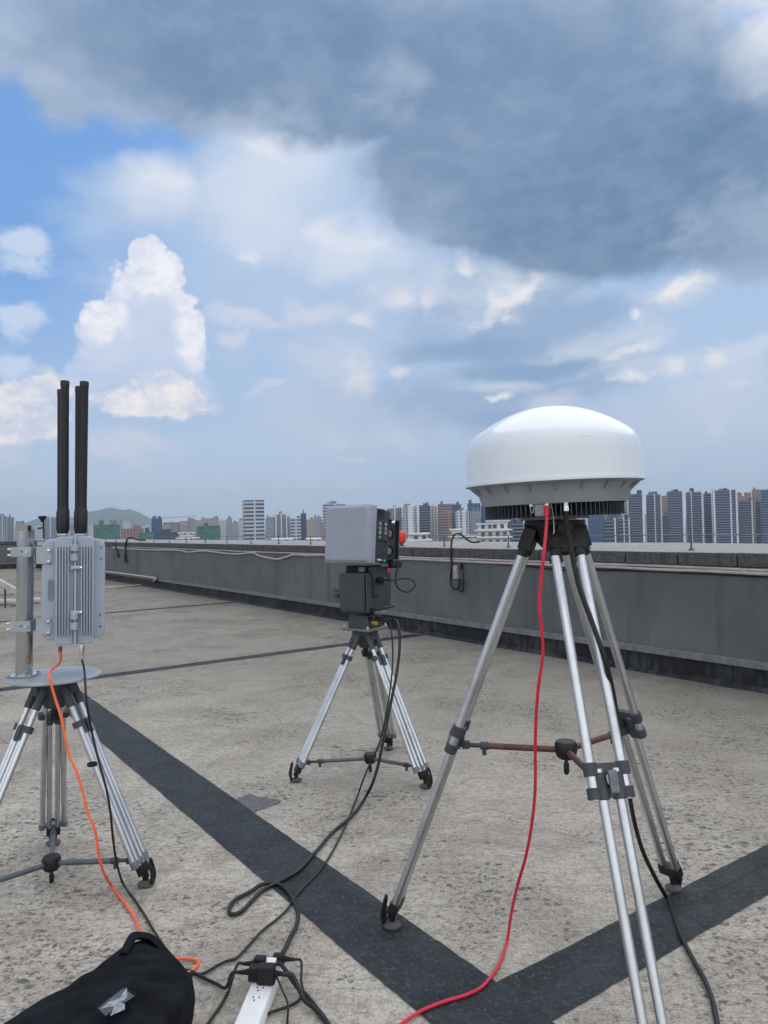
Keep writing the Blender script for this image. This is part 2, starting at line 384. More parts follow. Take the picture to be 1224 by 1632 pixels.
def membrane(n, b, O):
    t = n.t
    a = n.noise(O, 5, 5, 0.65); g = n.noise(O, 60, 4, 0.7); s_ = n.noise(n.mapping(O, rot=(0, 0, R(35)), scale=(1, 9, 1)), 4, 4, 0.6)
    c = n.mix(n.ramp(a, 0.3, 0.7), lin(28, 33, 37), lin(46, 52, 57))
    c = n.mix(n.ramp(s_, 0.55, 0.75, 0, 0.45), c, lin(66, 73, 78))
    c = n.mix(n.ramp(g, 0.50, 0.72, 0, 0.6), c, lin(90, 95, 96))
    c = n.mix(n.ramp(n.noise(O, 1.7, 5, 0.7), 0.58, 0.72, 0, 0.35), c, lin(88, 92, 92))
    t.links.new(c, b.inputs['Base Color']); b.inputs['Roughness'].default_value = 0.7; b.inputs['Specular IOR Level'].default_value = 0.3
    bp = n.new('ShaderNodeBump'); bp.inputs['Strength'].default_value = 0.4; bp.inputs['Distance'].default_value = 0.008
    n.put(bp.inputs['Height'], n.m('ADD', g, n.m('MULTIPLY', a, 1.5))); t.links.new(bp.outputs[0], b.inputs['Normal'])
M_STRIP = mat('bitumen', (0.03, 0.03, 0.03), build=membrane)

def wallpaint(n, b, O):
    t = n.t; x, y, z = n.sep(O)
    s1 = n.noise(n.mapping(O, scale=(1, 1, 0.06)), 2.2, 5, 0.6); s2 = n.noise(n.mapping(O, scale=(1, 1, 0.04)), 7, 4, 0.6)
    f = n.noise(O, 30, 4, 0.7)
    c = n.mix(n.ramp(n.noise(O, 0.8, 4, 0.6), 0.35, 0.65), lin(85, 89, 91), lin(101, 104, 105))
    c = n.mix(n.ramp(s1, 0.52, 0.68, 0, 0.42), c, lin(56, 60, 63))
    c = n.mix(n.ramp(s2, 0.57, 0.70, 0, 0.4), c, lin(60, 62, 62))
    c = n.mix(n.ramp(f, 0.4, 0.7, 0, 0.15), c, lin(112, 117, 118))
    t.links.new(c, b.inputs['Base Color']); b.inputs['Roughness'].default_value = 0.75
M_WALL = mat('parapet paint', (0.2, 0.2, 0.2), build=wallpaint)

def coping(n, b, O):
    t = n.t
    f = n.noise(O, 55, 5, 0.75); g = n.noise(O, 5, 4, 0.6)
    s1 = n.noise(n.mapping(O, scale=(1, 1, 0.10)), 9, 4, 0.6)
    c = n.mix(n.ramp(f, 0.36, 0.66), lin(118, 117, 118), lin(168, 167, 168))
    c = n.mix(n.ramp(g, 0.45, 0.7, 0, 0.3), c, lin(120, 117, 116))
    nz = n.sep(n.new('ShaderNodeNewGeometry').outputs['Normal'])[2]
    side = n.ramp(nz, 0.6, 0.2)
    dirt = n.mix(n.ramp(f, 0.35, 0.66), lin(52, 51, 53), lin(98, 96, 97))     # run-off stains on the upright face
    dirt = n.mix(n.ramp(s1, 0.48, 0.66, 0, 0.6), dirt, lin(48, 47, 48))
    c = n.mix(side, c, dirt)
    t.links.new(c, b.inputs['Base Color']); b.inputs['Roughness'].default_value = 0.8
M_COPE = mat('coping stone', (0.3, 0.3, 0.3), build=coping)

def tarbase(n, b, O):
    t = n.t
    d = n.noise(n.mapping(O, scale=(1, 1, 0.25)), 14, 5, 0.7); e = n.noise(O, 1.2, 4, 0.6)
    c = n.mix(n.ramp(d, 0.42, 0.62), lin(18, 20, 23), lin(58, 60, 62))
    c = n.mix(n.ramp(e, 0.45, 0.55, 0, 0.8), c, lin(10, 12, 16))
    t.links.new(c, b.inputs['Base Color']); b.inputs['Roughness'].default_value = 0.6
M_TAR = mat('tarred base', (0.03, 0.03, 0.03), build=tarbase)
M_LEDGE = mat('ledge mortar', lin(112, 113, 114), 0.85, var=0.22, vscale=14)
M_CITY = mat('city ground', lin(92, 98, 92), 0.9, var=0.35, vscale=0.01)
M_HILL = mat('hill forest', lin(40, 58, 46), 0.95, var=0.4, vscale=0.004)

def struct(name, mb, m, **k):
    return mb.build(name, m, kind='structure', origin=(0, 0, 0), **k)
def sheet(name, m, quads, z):
    mb = MB()
    for q in quads: mb.bm.faces.new([mb._v(W(u, v, z)) for u, v in q])
    return struct(name, mb, m, smooth=False)

# ---------------------------------------------------------------- roof
mb = MB(ROOFM)
mb.box((13.0, -9.0, -0.15), (50.0, 31.6, 0.30))
struct('roof_deck', mb, M_CONC, smooth=False)
rnd = random.Random(3)
def ragged(u0, u1, va, vb, z, name, along_u=True, amp=0.0035, step=0.03):
    """a brushed-on strip whose edges wander a little"""
    mb = MB(); n = max(2, int((u1 - u0) / step)); A = []; B = []
    ja = jb = 0
    for i in range(n + 1):
        u = u0 + (u1 - u0) * i / n
        ja = ja * 0.7 + rnd.uniform(-amp, amp) * 0.6; jb = jb * 0.7 + rnd.uniform(-amp, amp) * 0.6
        p, q = ((u, va + ja), (u, vb + jb)) if along_u else ((va + ja, u), (vb + jb, u))
        A.append(mb._v(W(*p, z))); B.append(mb._v(W(*q, z)))
    for i in range(n): mb.bm.faces.new([A[i], A[i + 1], B[i + 1], B[i]])
    return struct(name, mb, M_STRIP, smooth=False)
ragged(-4.0, 8.215, 1.43, 1.735, 0.004, 'membrane_strip')
ragged(1.737, 6.40, 1.63, 1.875, 0.0035, 'membrane_strip', False)
ragged(-9, 6.40, 8.22, 8.41, 0.0032, 'membrane_strip', False)
ragged(-9, 6.40, 14.62, 14.82, 0.0032, 'membrane_strip', False)
ragged(-9, 6.40, 21.05, 21.25, 0.0032, 'membrane_strip', False)
ragged(-9, 6.40, 27.45, 27.65, 0.0032, 'membrane_strip', False)
# the lap joint down the middle of the two near strips
mb = MB(ROOFM)
jl = 0.0; rows = []
for i in range(91):
    jl = jl * 0.8 + rnd.uniform(-.004, .004); v = 1.74 + i * 0.05
    rows.append([(1.770 + jl, v, 0.0036), (1.776 + jl, v, 0.0075), (1.783 + jl + rnd.uniform(-.002, .002), v, 0.0036)])
mb.rings(rows, closed=False, cap0=False, cap1=False)
struct('membrane_lap', mb, M_STRIP, smooth=False)
# grey patch of an old repair beside the strip
mb = MB(); c = gnd(405, 1281); pts = []
for i in range(28):
    a = 2 * math.pi * i / 28; r = 0.085 * (1 + 0.35 * math.sin(3 * a + 1) * rnd.random() + rnd.uniform(-.15, .15))
    pts.append(mb._v((c.x + r * 1.5 * math.cos(a), c.y + r * 1.5 * math.sin(a), 0.0025)))
mb.bm.faces.new(pts)
M_PATCH = mat('old repair', lin(92, 92, 92), 0.8, var=0.35, vscale=40, bump_=0.5)
struct('roof_patch', mb, M_PATCH, smooth=False)

# ---------------------------------------------------------------- long parapet
U0, U1, VF = -9.0, 37.0, 6.47
pw = thing('parapet_wall', W(13, VF, 0), 'long grey painted parapet wall running from the right edge towards the far left corner', 'wall')
MB(ROOFM).box(((U0 + U1) / 2, VF + 1.14, 0.69), (U1 - U0, 2.28, 0.83)).build('wall_face', M_WALL, pw, smooth=False)
MB(ROOFM).box(((U0 + U1) / 2, VF + 1.10, 0.2405), (U1 - U0, 2.28, 0.067)).build('ledge', M_LEDGE, pw, bevel=0.006)
mb = MB(ROOFM); mb.box(((U0 + U1) / 2, VF + 1.155, 0.1035), (U1 - U0, 2.27, 0.203)); mb.build('tarred_base', M_TAR, pw, smooth=False)
mb = MB(ROOFM); u = U0 + 0.06
while u < U1 - 0.3:                                             # 0.6 m stones with open joints
    du = 0.6
    mb.box((u + du / 2, VF + 1.135, 1.166 + rnd.uniform(-.002, .002)), (du - 0.014, 2.33, 0.128)); u += du
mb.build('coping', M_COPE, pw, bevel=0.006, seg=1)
# fillet of tar and grit where wall meets deck
mb = MB(ROOFM); prev = None; n = 260
rg = []
for i in range(n + 1):
    u = U0 + (U1 - U0) * i / n; k = 0.035 + 0.02 * rnd.random(); h = 0.03 + 0.03 * rnd.random()
    rg.append([(u, VF + 0.04, 0.001), (u, VF + 0.02 - k, 0.001), (u, VF + 0.012, h), (u, VF + 0.04, h)])
mb.rings(rg); mb.build('tar_fillet', M_TAR, pw, smooth=False)

# short parapet closing the far end
fw = thing('parapet_wall', W(37, 0, 0), 'low grey parapet wall closing the far end of the roof behind the left tripod', 'wall')
MB(ROOFM).box((37.15, -5.4, 0.69), (0.3, 23.6, 0.83)).build('wall_face', M_WALL, fw, smooth=False)
MB(ROOFM).box((37.14, -5.4, 1.17), (0.4, 23.6, 0.128)).build('coping', M_COPE, fw, bevel=0.006)
MB(ROOFM).box((37.13, -5.4, 0.2405), (0.3, 23.6, 0.067)).build('ledge', M_LEDGE, fw)
MB(ROOFM).box((37.16, -5.4, 0.1035), (0.29, 23.6, 0.203)).build('tarred_base', M_TAR, fw)

# ---------------------------------------------------------------- city ground, hill
mb = MB(); mb.bm.faces.new([mb._v(p) for p in ((-14000, -6000, -46), (14000, -6000, -46), (14000, 16000, -46), (-14000, 16000, -46))])
struct('ground', mb, M_CITY, smooth=False)
def hill(profile, d, depth):
    mb = MB(); rings = []
    pts = []
    for (x0, y0), (x1, y1) in zip(profile, profile[1:]):
        for k in range(5):
            t = k / 5; pts.append((x0 + (x1 - x0) * t, y0 + (y1 - y0) * t - rnd.uniform(0, 0.7)))
    rows = []
    crest = [at(x, y, d) for x, y in pts]
    for s_ in (-1.0, -0.75, -0.5, -0.25, 0, 0.3, 0.65, 1.0):
        row = []
        for p in crest:
            h = (p.z + 46) * (math.cos(s_ * math.pi / 2) ** 1.3) * (1 + rnd.uniform(-.06, .06) * (abs(s_) > .01))
            row.append(mb._v((p.x * (1 + s_ * depth / d), p.y + s_ * depth, -46.5 + h)))
        rows.append(row)
    for a, b in zip(rows, rows[1:]):
        for i in range(len(a) - 1): mb.bm.faces.new([a[i], a[i + 1], b[i + 1], b[i]])
    return struct('hill', mb, M_HILL)
hill([(-60, 862), (-10, 850), (30, 838), (45, 832), (70, 822), (95, 825), (120, 824), (145, 815), (160, 813), (170, 809.5), (182, 809.5), (195, 813), (207, 811.5), (222, 817), (236, 824), (252, 834), (275, 846), (300, 858)], 5900, 900)
pg = thing('hilltop_pagoda', at(177, 812, 5860), 'tiny tiered tower on the summit of the hazy hill', 'tower')
c = at(177, 811, 5860); M_FAR = mat('far masonry', lin(120, 112, 104), 0.9)
mb = MB()
for i in range(4): mb.cyl(c + Vector((0, 0, -8 + i * 6)), c + Vector((0, 0, -2 + i * 6)), 6 - i, 5.6 - i, 8)
mb.build('tower_body', M_FAR, pg)
mb = MB()
for i in range(4): mb.cyl(c + Vector((0, 0, -2 + i * 6)), c + Vector((0, 0, -0.4 + i * 6)), 8 - i * 1.3, 4.5 - i, 8)
mb.cyl(c + Vector((0, 0, 17.7)), c + Vector((0, 0, 24)), 1.2, 0.2, 8); mb.build('eaves', M_FAR, pg)
# ---------------------------------------------------------------- shared materials
def brushed(color, rough, scr=0.5):
    def f(n, b, O):
        t = n.t
        s_ = n.noise(O, 40, 4, 0.7); w = n.noise(O, 7, 5, 0.7); sc2 = n.noise(n.mapping(O, scale=(6, 6, 60)), 8, 3, 0.7)
        lo = tuple(c * 0.62 for c in color)
        c = n.mix(n.ramp(w, 0.42, 0.70, 0, scr), color, lo)
        c = n.mix(n.ramp(sc2, 0.60, 0.72, 0, 0.5), c, tuple(c_ * 0.4 for c_ in color))
        t.links.new(c, b.inputs['Base Color'])
        t.links.new(n.m('MULTIPLY_ADD', s_, 0.25, rough - 0.1), b.inputs['Roughness'])
    return f
M_ALU = mat('aluminium tube', (0.6, 0.6, 0.6), 0.35, 1.0, build=brushed((0.62, 0.64, 0.67), 0.36))
M_ALU.node_tree.nodes['Principled BSDF'].inputs['Metallic'].default_value = 1.0
M_STEEL = mat('stainless steel', (0.50, 0.51, 0.53), 0.13, 1.0, var=0.06, vscale=4)
M_SCREW = mat('bright screw', (0.75, 0.75, 0.76), 0.25, 1.0, var=0.1)
M_CAST = mat('dark casting', lin(58, 63, 69), 0.55, var=0.2, vscale=30, bump_=0.15, bscale=300)
M_CASTG = mat('grey casting', lin(104, 110, 116), 0.5, var=0.15, vscale=30, bump_=0.1, bscale=300)
M_BLACK = mat('black plastic', lin(15, 16, 19), 0.5, var=0.2, vscale=20)
M_RUBBER = mat('black rubber', lin(18, 18, 20), 0.75, var=0.25, vscale=30)
M_PAD = mat('scuffed pad', lin(80, 80, 80), 0.8, var=0.3, vscale=60)
M_ARM = mat('grey arm tube', lin(92, 98, 104), 0.45, 0.4, var=0.2, vscale=25)
def rusty(n, b, O):
    w = n.noise(O, 22, 4, 0.7)
    n.t.links.new(n.mix(n.ramp(w, 0.35, 0.65), lin(70, 38, 36), lin(104, 62, 56)), b.inputs['Base Color'])
    b.inputs['Roughness'].default_value = 0.5
M_RED = mat('oxide red tube', (0.1, 0.05, 0.05), build=rusty)

def make_tripod(name, label, head, feet, hub, clamp_t, extended, r=0.0125, ow=0.050, iw=0.018, hr=0.065, spread_mat=None, spread_t=0.93, bowl=0.11, head_mat=None, group='aluminium camera tripods on the roof'):
    head = Vector(head); feet = [Vector(f) for f in feet]; hub = Vector(hub)
    t = thing(name, (head.x, head.y, 0), label, 'tripod', group)
    cen = Vector((head.x, head.y, 0))
    # ---- head casting: bowl, three shoulders
    mb = MB()
    mb.lathe([(hr * 0.55, -bowl), (hr * 0.8, -bowl * 0.75), (hr * 0.95, -bowl * 0.35), (hr * 1.25, -0.018), (hr * 1.25, 0.0)], head, 32)
    shoulders = []
    for F in feet:
        rad = Vector((F.x - head.x, F.y - head.y, 0)).normalized(); tan = Vector((-rad.y, rad.x, 0))
        S = head + rad * (hr * 0.95) + Vector((0, 0, -bowl * 0.38)); shoulders.append((S, rad, tan))
        m3 = Matrix((rad, tan, Vector((0, 0, 1)))).transposed()
        mb.box(head + rad * hr * 0.80 + Vector((0, 0, -bowl * 0.30)), (hr * 0.9, ow * 1.15, bowl * 0.42), m3)
    hd = mb.build('head', head_mat or M_CAST, t, bevel=0.004)
    mb = MB(); mb.cyl(head + Vector((0, 0, -bowl - 0.035)), head + Vector((0, 0, -bowl * 0.9)), 0.016, 0.019, 16)
    mb.lathe([(0.010, -0.03), (0.022, -0.025), (0.024, 0), (0.012, 0.004)], head + Vector((0, 0, -bowl - 0.03)), 16)
    mb.build('bowl_knob', M_BLACK, hd)
    for (S, rad, tan), F in zip(shoulders, feet):
        ank = F + Vector((0, 0, 0.055)) - rad * 0.012
        ax = (ank - S).normalized(); L = (ank - S).length; nrm = tan.cross(ax).normalized()
        if nrm.dot(rad) < 0: nrm = -nrm                          # outward face of the leg
        m3 = Matrix((tan, nrm, ax)).transposed()
        P_ = lambda tt, w=0.0, n_=0.0: S + ax * (L * tt) + tan * w + nrm * n_
        mb = MB()
        if extended:
            for s_ in (-1, 1):
                mb.cyl(P_(0.03, s_ * ow * 0.86), P_(clamp_t + 0.034, s_ * ow), r, None, 20)
                mb.cyl(P_(clamp_t - 0.022, s_ * iw), P_(0.975, s_ * iw), r * 0.97, None, 20)
        else:
            for s_ in (-1, 1):
                mb.cyl(P_(0.03, s_ * ow * 0.72), P_(spread_t, s_ * ow), r, None, 20)
                mb.cyl(P_(clamp_t, s_ * iw), P_(0.975, s_ * iw), r * 0.9, None, 20)
        leg = mb.build('leg', M_ALU, t, angle=50)
        # shoulder sockets gripping the tube tops
        mb = MB()
        for s_ in (-1, 1): mb.cyl(P_(-0.02, s_ * ow * 0.70), P_(0.085 if not extended else 0.06, s_ * ow * 0.78), r * 1.45, r * 1.35, 16)
        mb.box(P_(0.018) if extended else P_(0.0), (ow * 1.72 + r * 2.7, r * 2.9, 0.082) if extended else (ow * 1.6, r * 2.6, r * 3.0), m3)
        mb.cyl(P_(0.0, -ow * 1.12), P_(0.0, ow * 1.12), r * 0.8, None, 12)
        if extended: mb.box(P_(0.018, 0, r * 1.5), (ow * 1.2, 0.004, 0.03), m3)
        mb.build('socket', M_BLACK if extended else M_CAST, leg, bevel=0.003)
        if extended: MB().cyl(P_(0.0, ow * 1.13), P_(0.0, ow * 1.22), 0.009, None, 12).build('socket_bolt', M_SCREW, leg); MB().cyl(P_(0.0, -ow * 1.22), P_(0.0, -ow * 1.13), 0.009, None, 12).build('socket_bolt', M_SCREW, leg)
        # stage clamp: two cross bands tied together, a flip lever in the middle
        mb = MB()
        def band(tt, h, w, th):
            mb.box(P_(tt, 0, 0), (w * 2, th, h), m3)
            for s_ in (-1, 1): mb.cyl(P_(tt - h / 2 / L * 1.15, s_ * ow), P_(tt + h / 2 / L * 1.15, s_ * ow), r * 1.42, None, 18)
        bh = 0.034 if extended else 0.024
        band(clamp_t - 0.022 * (1.0 if extended else 0.9), bh, ow, r * 1.3)
        if extended:
            band(clamp_t + 0.022, bh * 0.85, ow, r * 1.5)
            for s_ in (-1, 1): mb.cyl(P_(clamp_t - 0.015, s_ * iw), P_(clamp_t + 0.034, s_ * iw), r * 1.4, None, 16)
        else:
            for s_ in (-1, 1): mb.cyl(P_(clamp_t - 0.03, s_ * iw), P_(clamp_t + 0.035, s_ * iw), r * 1.35, None, 16)
        cl = mb.build('clamp', M_CAST, leg, bevel=0.002)
        mb = MB()
        pr = [(r * 1.4, -0.030), (r * 1.9, -0.026), (r * 2.1, -0.004), (r * 1.75, 0.012), (r * 1.9, 0.034), (r * 1.45, 0.040), (r * 1.2, 0.015), (r * 1.1, -0.02)]
        mb.rings([[P_(clamp_t + z / L, 0.014 * k + 0.006, n_) for n_, z in pr] for k in (-1, 1)])
        mb.build('clamp_lever', M_CASTG if extended else M_CAST, leg, bevel=0.002)
        if not extended:
            mb = MB(); mb.box(P_(spread_t), (ow * 2, r * 1.7, 0.022), m3)
            for s_ in (-1, 1): mb.cyl(P_(spread_t - 0.018, s_ * ow), P_(spread_t + 0.02, s_ * ow), r * 1.3, None, 16)
            mb.box(P_(spread_t - 0.012, 0, -r * 1.4), (0.02, r * 2.4, 0.03), m3)
            mb.build('end_bracket', M_CASTG, leg, bevel=0.002)
        # foot: yoke, hinge, pad, rubber strap standing up on the outside
        mb = MB(); mb.box(P_(0.975), (iw * 2 + r * 2.2, r * 2.4, 0.045), m3)
        mb.box(P_(1.0), (0.022, 0.024, 0.045), m3); mb.cyl(F + Vector((0, 0, 0.012)) - rad * 0.008, ank, 0.013, 0.010, 12)
        ft = mb.build('foot', M_BLACK, leg, bevel=0.003)
        mb = MB(); mb.lathe([(0.030, 0.0), (0.034, 0.003), (0.034, 0.010), (0.024, 0.014), (0.014, 0.022)], (F.x - rad.x * 0.008, F.y - rad.y * 0.008, 0.005), 28); mb.build('foot_pad', M_PAD, leg)
        mb = MB(); o = F + rad * 0.022
        mb.tube([o + Vector((0, 0, 0.016)) - tan * 0.012, o + rad * 0.006 + Vector((0, 0, 0.05)) - tan * 0.015, o - rad * 0.004 + Vector((0, 0, 0.10)) - tan * 0.010, o - rad * 0.008 + Vector((0, 0, 0.118)), o - rad * 0.004 + Vector((0, 0, 0.10)) + tan * 0.010, o + rad * 0.006 + Vector((0, 0, 0.05)) + tan * 0.015, o + Vector((0, 0, 0.016)) + tan * 0.012], 0.0062, 8)
        mb.box(o + Vector((0, 0, 0.045)) + rad * 0.002, (0.010, 0.022, 0.07), Matrix((rad, tan, Vector((0, 0, 1)))).transposed())
        mb.build('foot_strap', M_RUBBER, leg)
    # ---- spreader: hub, knob, three telescopic arms
    sm = spread_mat or M_ARM
    mb = MB(); mb.lathe([(0.026, -0.030), (0.036, -0.020), (0.040, 0.0), (0.040, 0.022), (0.034, 0.032), (0.0, 0.034)], hub, 24, cap1=False)
    hb = mb.build('spreader_hub', M_BLACK, t)
    mb = MB(); mb.cyl(hub + Vector((0, 0, -0.045)), hub + Vector((0, 0, -0.028)), 0.006, None, 10)
    mb.lathe([(0.006, -0.088), (0.010, -0.080), (0.0105, -0.052), (0.007, -0.044)], hub, 14); mb.build('hub_knob', M_BLACK, hb)
    for (S, rad, tan), F in zip(shoulders, feet):
        ank = F + Vector((0, 0, 0.055)) - rad * 0.012; L = (ank - S).length; ax = (ank - S).normalized()
        e = S + ax * (L * (spread_t if not extended else clamp_t + 0.022)) - rad * 0.02
        d = (e - hub).normalized(); Ld = (e - hub).length; a = hub + d * 0.03
        mb = MB(); mb.cyl(a, hub + d * (Ld * 0.76), 0.0115, None, 14)
        arm = mb.build('spreader_arm', sm, hb, angle=50)
        mb = MB(); mb.cyl(hub + d * (Ld * 0.72), hub + d * (Ld * 0.80), 0.0145, None, 14)
        mb.cyl(hub + d * (Ld * 0.78), e, 0.0085, None, 12)
        mb.box(hub + d * (Ld * 0.94), (0.026, 0.026, 0.026), Matrix((d, tan, d.cross(tan))).transposed())
        k = hub + d * (Ld * 0.765); mb.cyl(k + Vector((0, 0, -0.034)), k, 0.0085, 0.007, 12)
        mb.build('arm_joint', M_CAST, hb, bevel=0.0015)
    return t

# positions read off the deck
FOOT_MID = [gnd(470, 1246), gnd(680, 1256), gnd(620, 1194)]
cm = sum(FOOT_MID, Vector()) / 3
HEAD_MID = Vector((cm.x - 0.012, cm.y, 0.892))
make_tripod('tripod', 'collapsed silver tripod in the middle of the roof carrying the grey square radar head', HEAD_MID, FOOT_MID, (cm.x, cm.y, 0.085), 0.17, False)
f1, f2 = gnd(85, 1345), gnd(235, 1412); mid = (f1 + f2) / 2; e_ = (f2 - f1); f3 = mid + Vector((e_.y, -e_.x, 0)) * 0.866
FOOT_LEFT = [f1, f2, f3]; cl_ = sum(FOOT_LEFT, Vector()) / 3
HEAD_LEFT = Vector((at(87, 1085, cl_.y).x, cl_.y, 0.905))
make_tripod('tripod', 'collapsed silver tripod at the left edge carrying a round plate with the antenna box', HEAD_LEFT, FOOT_LEFT, (cl_.x, cl_.y, 0.085), 0.20, False, hr=0.075, bowl=0.13)
FOOT_DOME = [gnd(622, 1478), gnd(1075, 1418), gnd(1062, 1768)]
cd = sum(FOOT_DOME, Vector()) / 3
HEAD_DOME = Vector((at(884, 826, cd.y).x, cd.y, 1.555))
make_tripod('tripod', 'tall extended silver tripod with red brown spreader arms holding up the white dome', HEAD_DOME, FOOT_DOME, tuple(at(902, 1195, cd.y + 0.03)), 0.52, True, r=0.0155, ow=0.052, iw=0.028, hr=0.085, spread_mat=M_RED, bowl=0.10, head_mat=M_BLACK)
# ---------------------------------------------------------------- radome antenna
def gelcoat(n, b, O):
    t = n.t; x, y, z = n.sep(O)
    c = n.mix(n.ramp(n.noise(O, 3.0, 5, 0.6), 0.45, 0.70, 0, 0.25), lin(216, 223, 230), lin(200, 210, 220))
    sc_ = n.noise(n.mapping(O, rot=(0.3, 0.2, 0.5), scale=(4, 4, 60)), 3, 3, 0.6)
    sm = n.ramp(n.noise(O, 5.0, 3, 0.6), 0.60, 0.66)
    c = n.mix(n.m('MULTIPLY', n.m('MULTIPLY', sm, n.ramp(sc_, 0.52, 0.66)), 0.45), c, lin(158, 166, 172))        # scuffs
    t.links.new(c, b.inputs['Base Color']); b.inputs['Roughness'].default_value = 0.36
    b.inputs['Coat Weight'].default_value = 0.7; b.inputs['Coat Roughness'].default_value = 0.07
M_GEL = mat('white gelcoat', (0.75, 0.8, 0.82), build=gelcoat)
M_BASEG = mat('grey cast base', lin(134, 140, 146), 0.5, var=0.08, vscale=9)
M_FIN = mat('dark fins', lin(70, 75, 80), 0.45, 0.3, var=0.15, vscale=30)
M_HOLE = mat('dark cavity', lin(24, 26, 30), 0.8)
M_CHAIN = mat('ball chain', (0.6, 0.6, 0.6), 0.3, 1.0)

DX = HEAD_DOME.copy()
dome = thing('radome_antenna', DX, 'big glossy white dome antenna with a finned grey base on the tall tripod at right', 'antenna')
tilt = Matrix.Rotation(R(-1.1), 4, 'Y'); 
zr = 1.683 - DX.z                                    # rim height above the tripod head
TM = Matrix.Translation(DX) @ tilt @ Matrix.Translation((0.0, 0, 0))
prof = [(0.3125, zr), (0.3135, zr + 0.008), (0.3125, zr + 0.012), (0.3115, zr + 0.02), (0.309, zr + 0.075), (0.306, zr + 0.118), (0.300, zr + 0.145), (0.288, zr + 0.166), (0.268, zr + 0.185), (0.238, zr + 0.206), (0.200, zr + 0.228), (0.155, zr + 0.249), (0.105, zr + 0.266), (0.06, zr + 0.2745), (0.025, zr + 0.278), (0.0, zr + 0.2785)]
# smooth the profile
sp = spline([Vector((r_, 0, z)) for r_, z in prof[3:]], 4); prof = prof[:3] + [(max(p.x, 0.0004), p.z) for p in sp]
MB(TM).lathe(prof, seg=128, cap0=False, cap1=True).build('dome', M_GEL, dome, angle=60)
mb = MB(TM)
mb.lathe([(0.3115, zr + 0.001), (0.300, zr - 0.004), (0.278, zr - 0.010), (0.268, zr - 0.022), (0.262, zr - 0.05), (0.252, zr - 0.072), (0.19, zr - 0.074)], seg=96, cap0=True, cap1=True)
for i in range(20):                                  # gussets under the rim
    a = 2 * math.pi * i / 20 + 0.12; ca, sa = math.cos(a), math.sin(a); ta = Vector((-sa, ca, 0)) * 0.0025
    q = [(0.262, zr - 0.008), (0.298, zr - 0.0055), (0.264, zr - 0.036)]
    mb.rings([[Vector((r_ * ca, r_ * sa, z)) + ta * k for r_, z in q] for k in (-1, 1)])
base = mb.build('base_ring', M_BASEG, dome, angle=30)
mb = MB(TM); mb.lathe([(0.176, zr - 0.071), (0.176, zr - 0.114), (0.0, zr - 0.1141)], seg=64, cap0=True, cap1=False); mb.build('base_core', M_HOLE, dome)
for a_ in (-24, 66, 156, 246):                       # solid lugs between the fins
    a = R(a_); ca, sa = math.cos(a), math.sin(a)
    MB(TM).box((0.222 * ca, 0.222 * sa, zr - 0.092), (0.046, 0.036, 0.044), rotz(a)).build('base_lug', M_BASEG, dome, bevel=0.005)
mb = MB(TM)
for k in range(92):                                  # heat sink fins all round
    a = 2 * math.pi * k / 92; ca, sa = math.cos(a), math.sin(a)
    if any(abs((math.degrees(a) - q + 180) % 360 - 180) < 5.5 for q in (-24, 66, 156, 246)): continue
    mb.box((0.207 * ca, 0.207 * sa, zr - 0.094), (0.078, 0.0026, 0.044), rotz(a))
mb.lathe([(0.17, zr - 0.073), (0.17, zr - 0.112), (0.10, zr - 0.112)], seg=64, cap0=True, cap1=True)
mb.build('heatsink', M_FIN, dome, smooth=False)
mb = MB(TM); mb.lathe([(0.118, zr - 0.126), (0.120, zr - 0.120), (0.120, zr - 0.108), (0.10, zr - 0.106)], seg=48); mb.build('mount_plate', M_CASTG, dome)
mb = MB(TM); mb.cyl((0, 0, 0.0), (0, 0, zr - 0.12), 0.075, None, 32); mb.build('mount_neck', M_CAST, dome)
def on_dome(px, py, rr=0.243):                       # point at the front of the base for a sight line
    r_ = ray(px, py); o = EYE - DX; a = r_.x ** 2 + r_.y ** 2; b_ = 2 * (o.x * r_.x + o.y * r_.y); c_ = o.x ** 2 + o.y ** 2 - rr ** 2
    t_ = (-b_ - math.sqrt(max(b_ * b_ - 4 * a * c_, 0))) / (2 * a); return EYE + r_ * t_
PORT = {}
for nm, px in (('blank', 845), ('red', 871), ('black', 902)):
    p = on_dome(px, 797, 0.246); rad = Vector((p.x - DX.x, p.y - DX.y, 0)).normalized(); tn = Vector((-rad.y, rad.x, 0)); PORT[nm] = p
    m3 = Matrix((tn, rad, Vector((0, 0, 1)))).transposed()
    mb = MB(); mb.box(p - rad * 0.012, (0.030, 0.026, 0.007), m3); mb.cyl(p + Vector((0, 0, -0.022)) - rad * 0.006, p - rad * 0.006, 0.0095 if nm != 'blank' else 0.007, None, 16)
    for s_ in (-1, 1): mb.cyl(p + tn * 0.0115 * s_ + rad * 0.002, p + tn * 0.0115 * s_ + rad * 0.006, 0.0024, None, 8)
    if nm == 'black': mb.cyl(p + Vector((0, 0, -0.040)) - rad * 0.006, p + Vector((0, 0, -0.018)) - rad * 0.006, 0.0115, 0.0105, 8)
    mb.build('cable_port', M_SCREW, dome, bevel=0.0012)
c0 = on_dome(878, 800, 0.244)
mb = MB(); pts = [c0, c0 + Vector((0.006, -0.002, -0.05)), c0 + Vector((0.007, -0.003, -0.09)), c0 + Vector((0.005, -0.002, -0.105))]
for p in spline(pts, 14): mb.sphere(p, 0.0018, 6, 4)
mb.build('ball_chain', M_CHAIN, dome)
mb = MB(); mb.lathe([(0.010, -0.030), (0.017, -0.024), (0.018, -0.010), (0.010, -0.002), (0.003, 0.0)], pts[-1] + Vector((0.002, 0, 0)), 10); mb.build('port_cap', M_BLACK, dome)
c1 = on_dome(847, 801, 0.244)
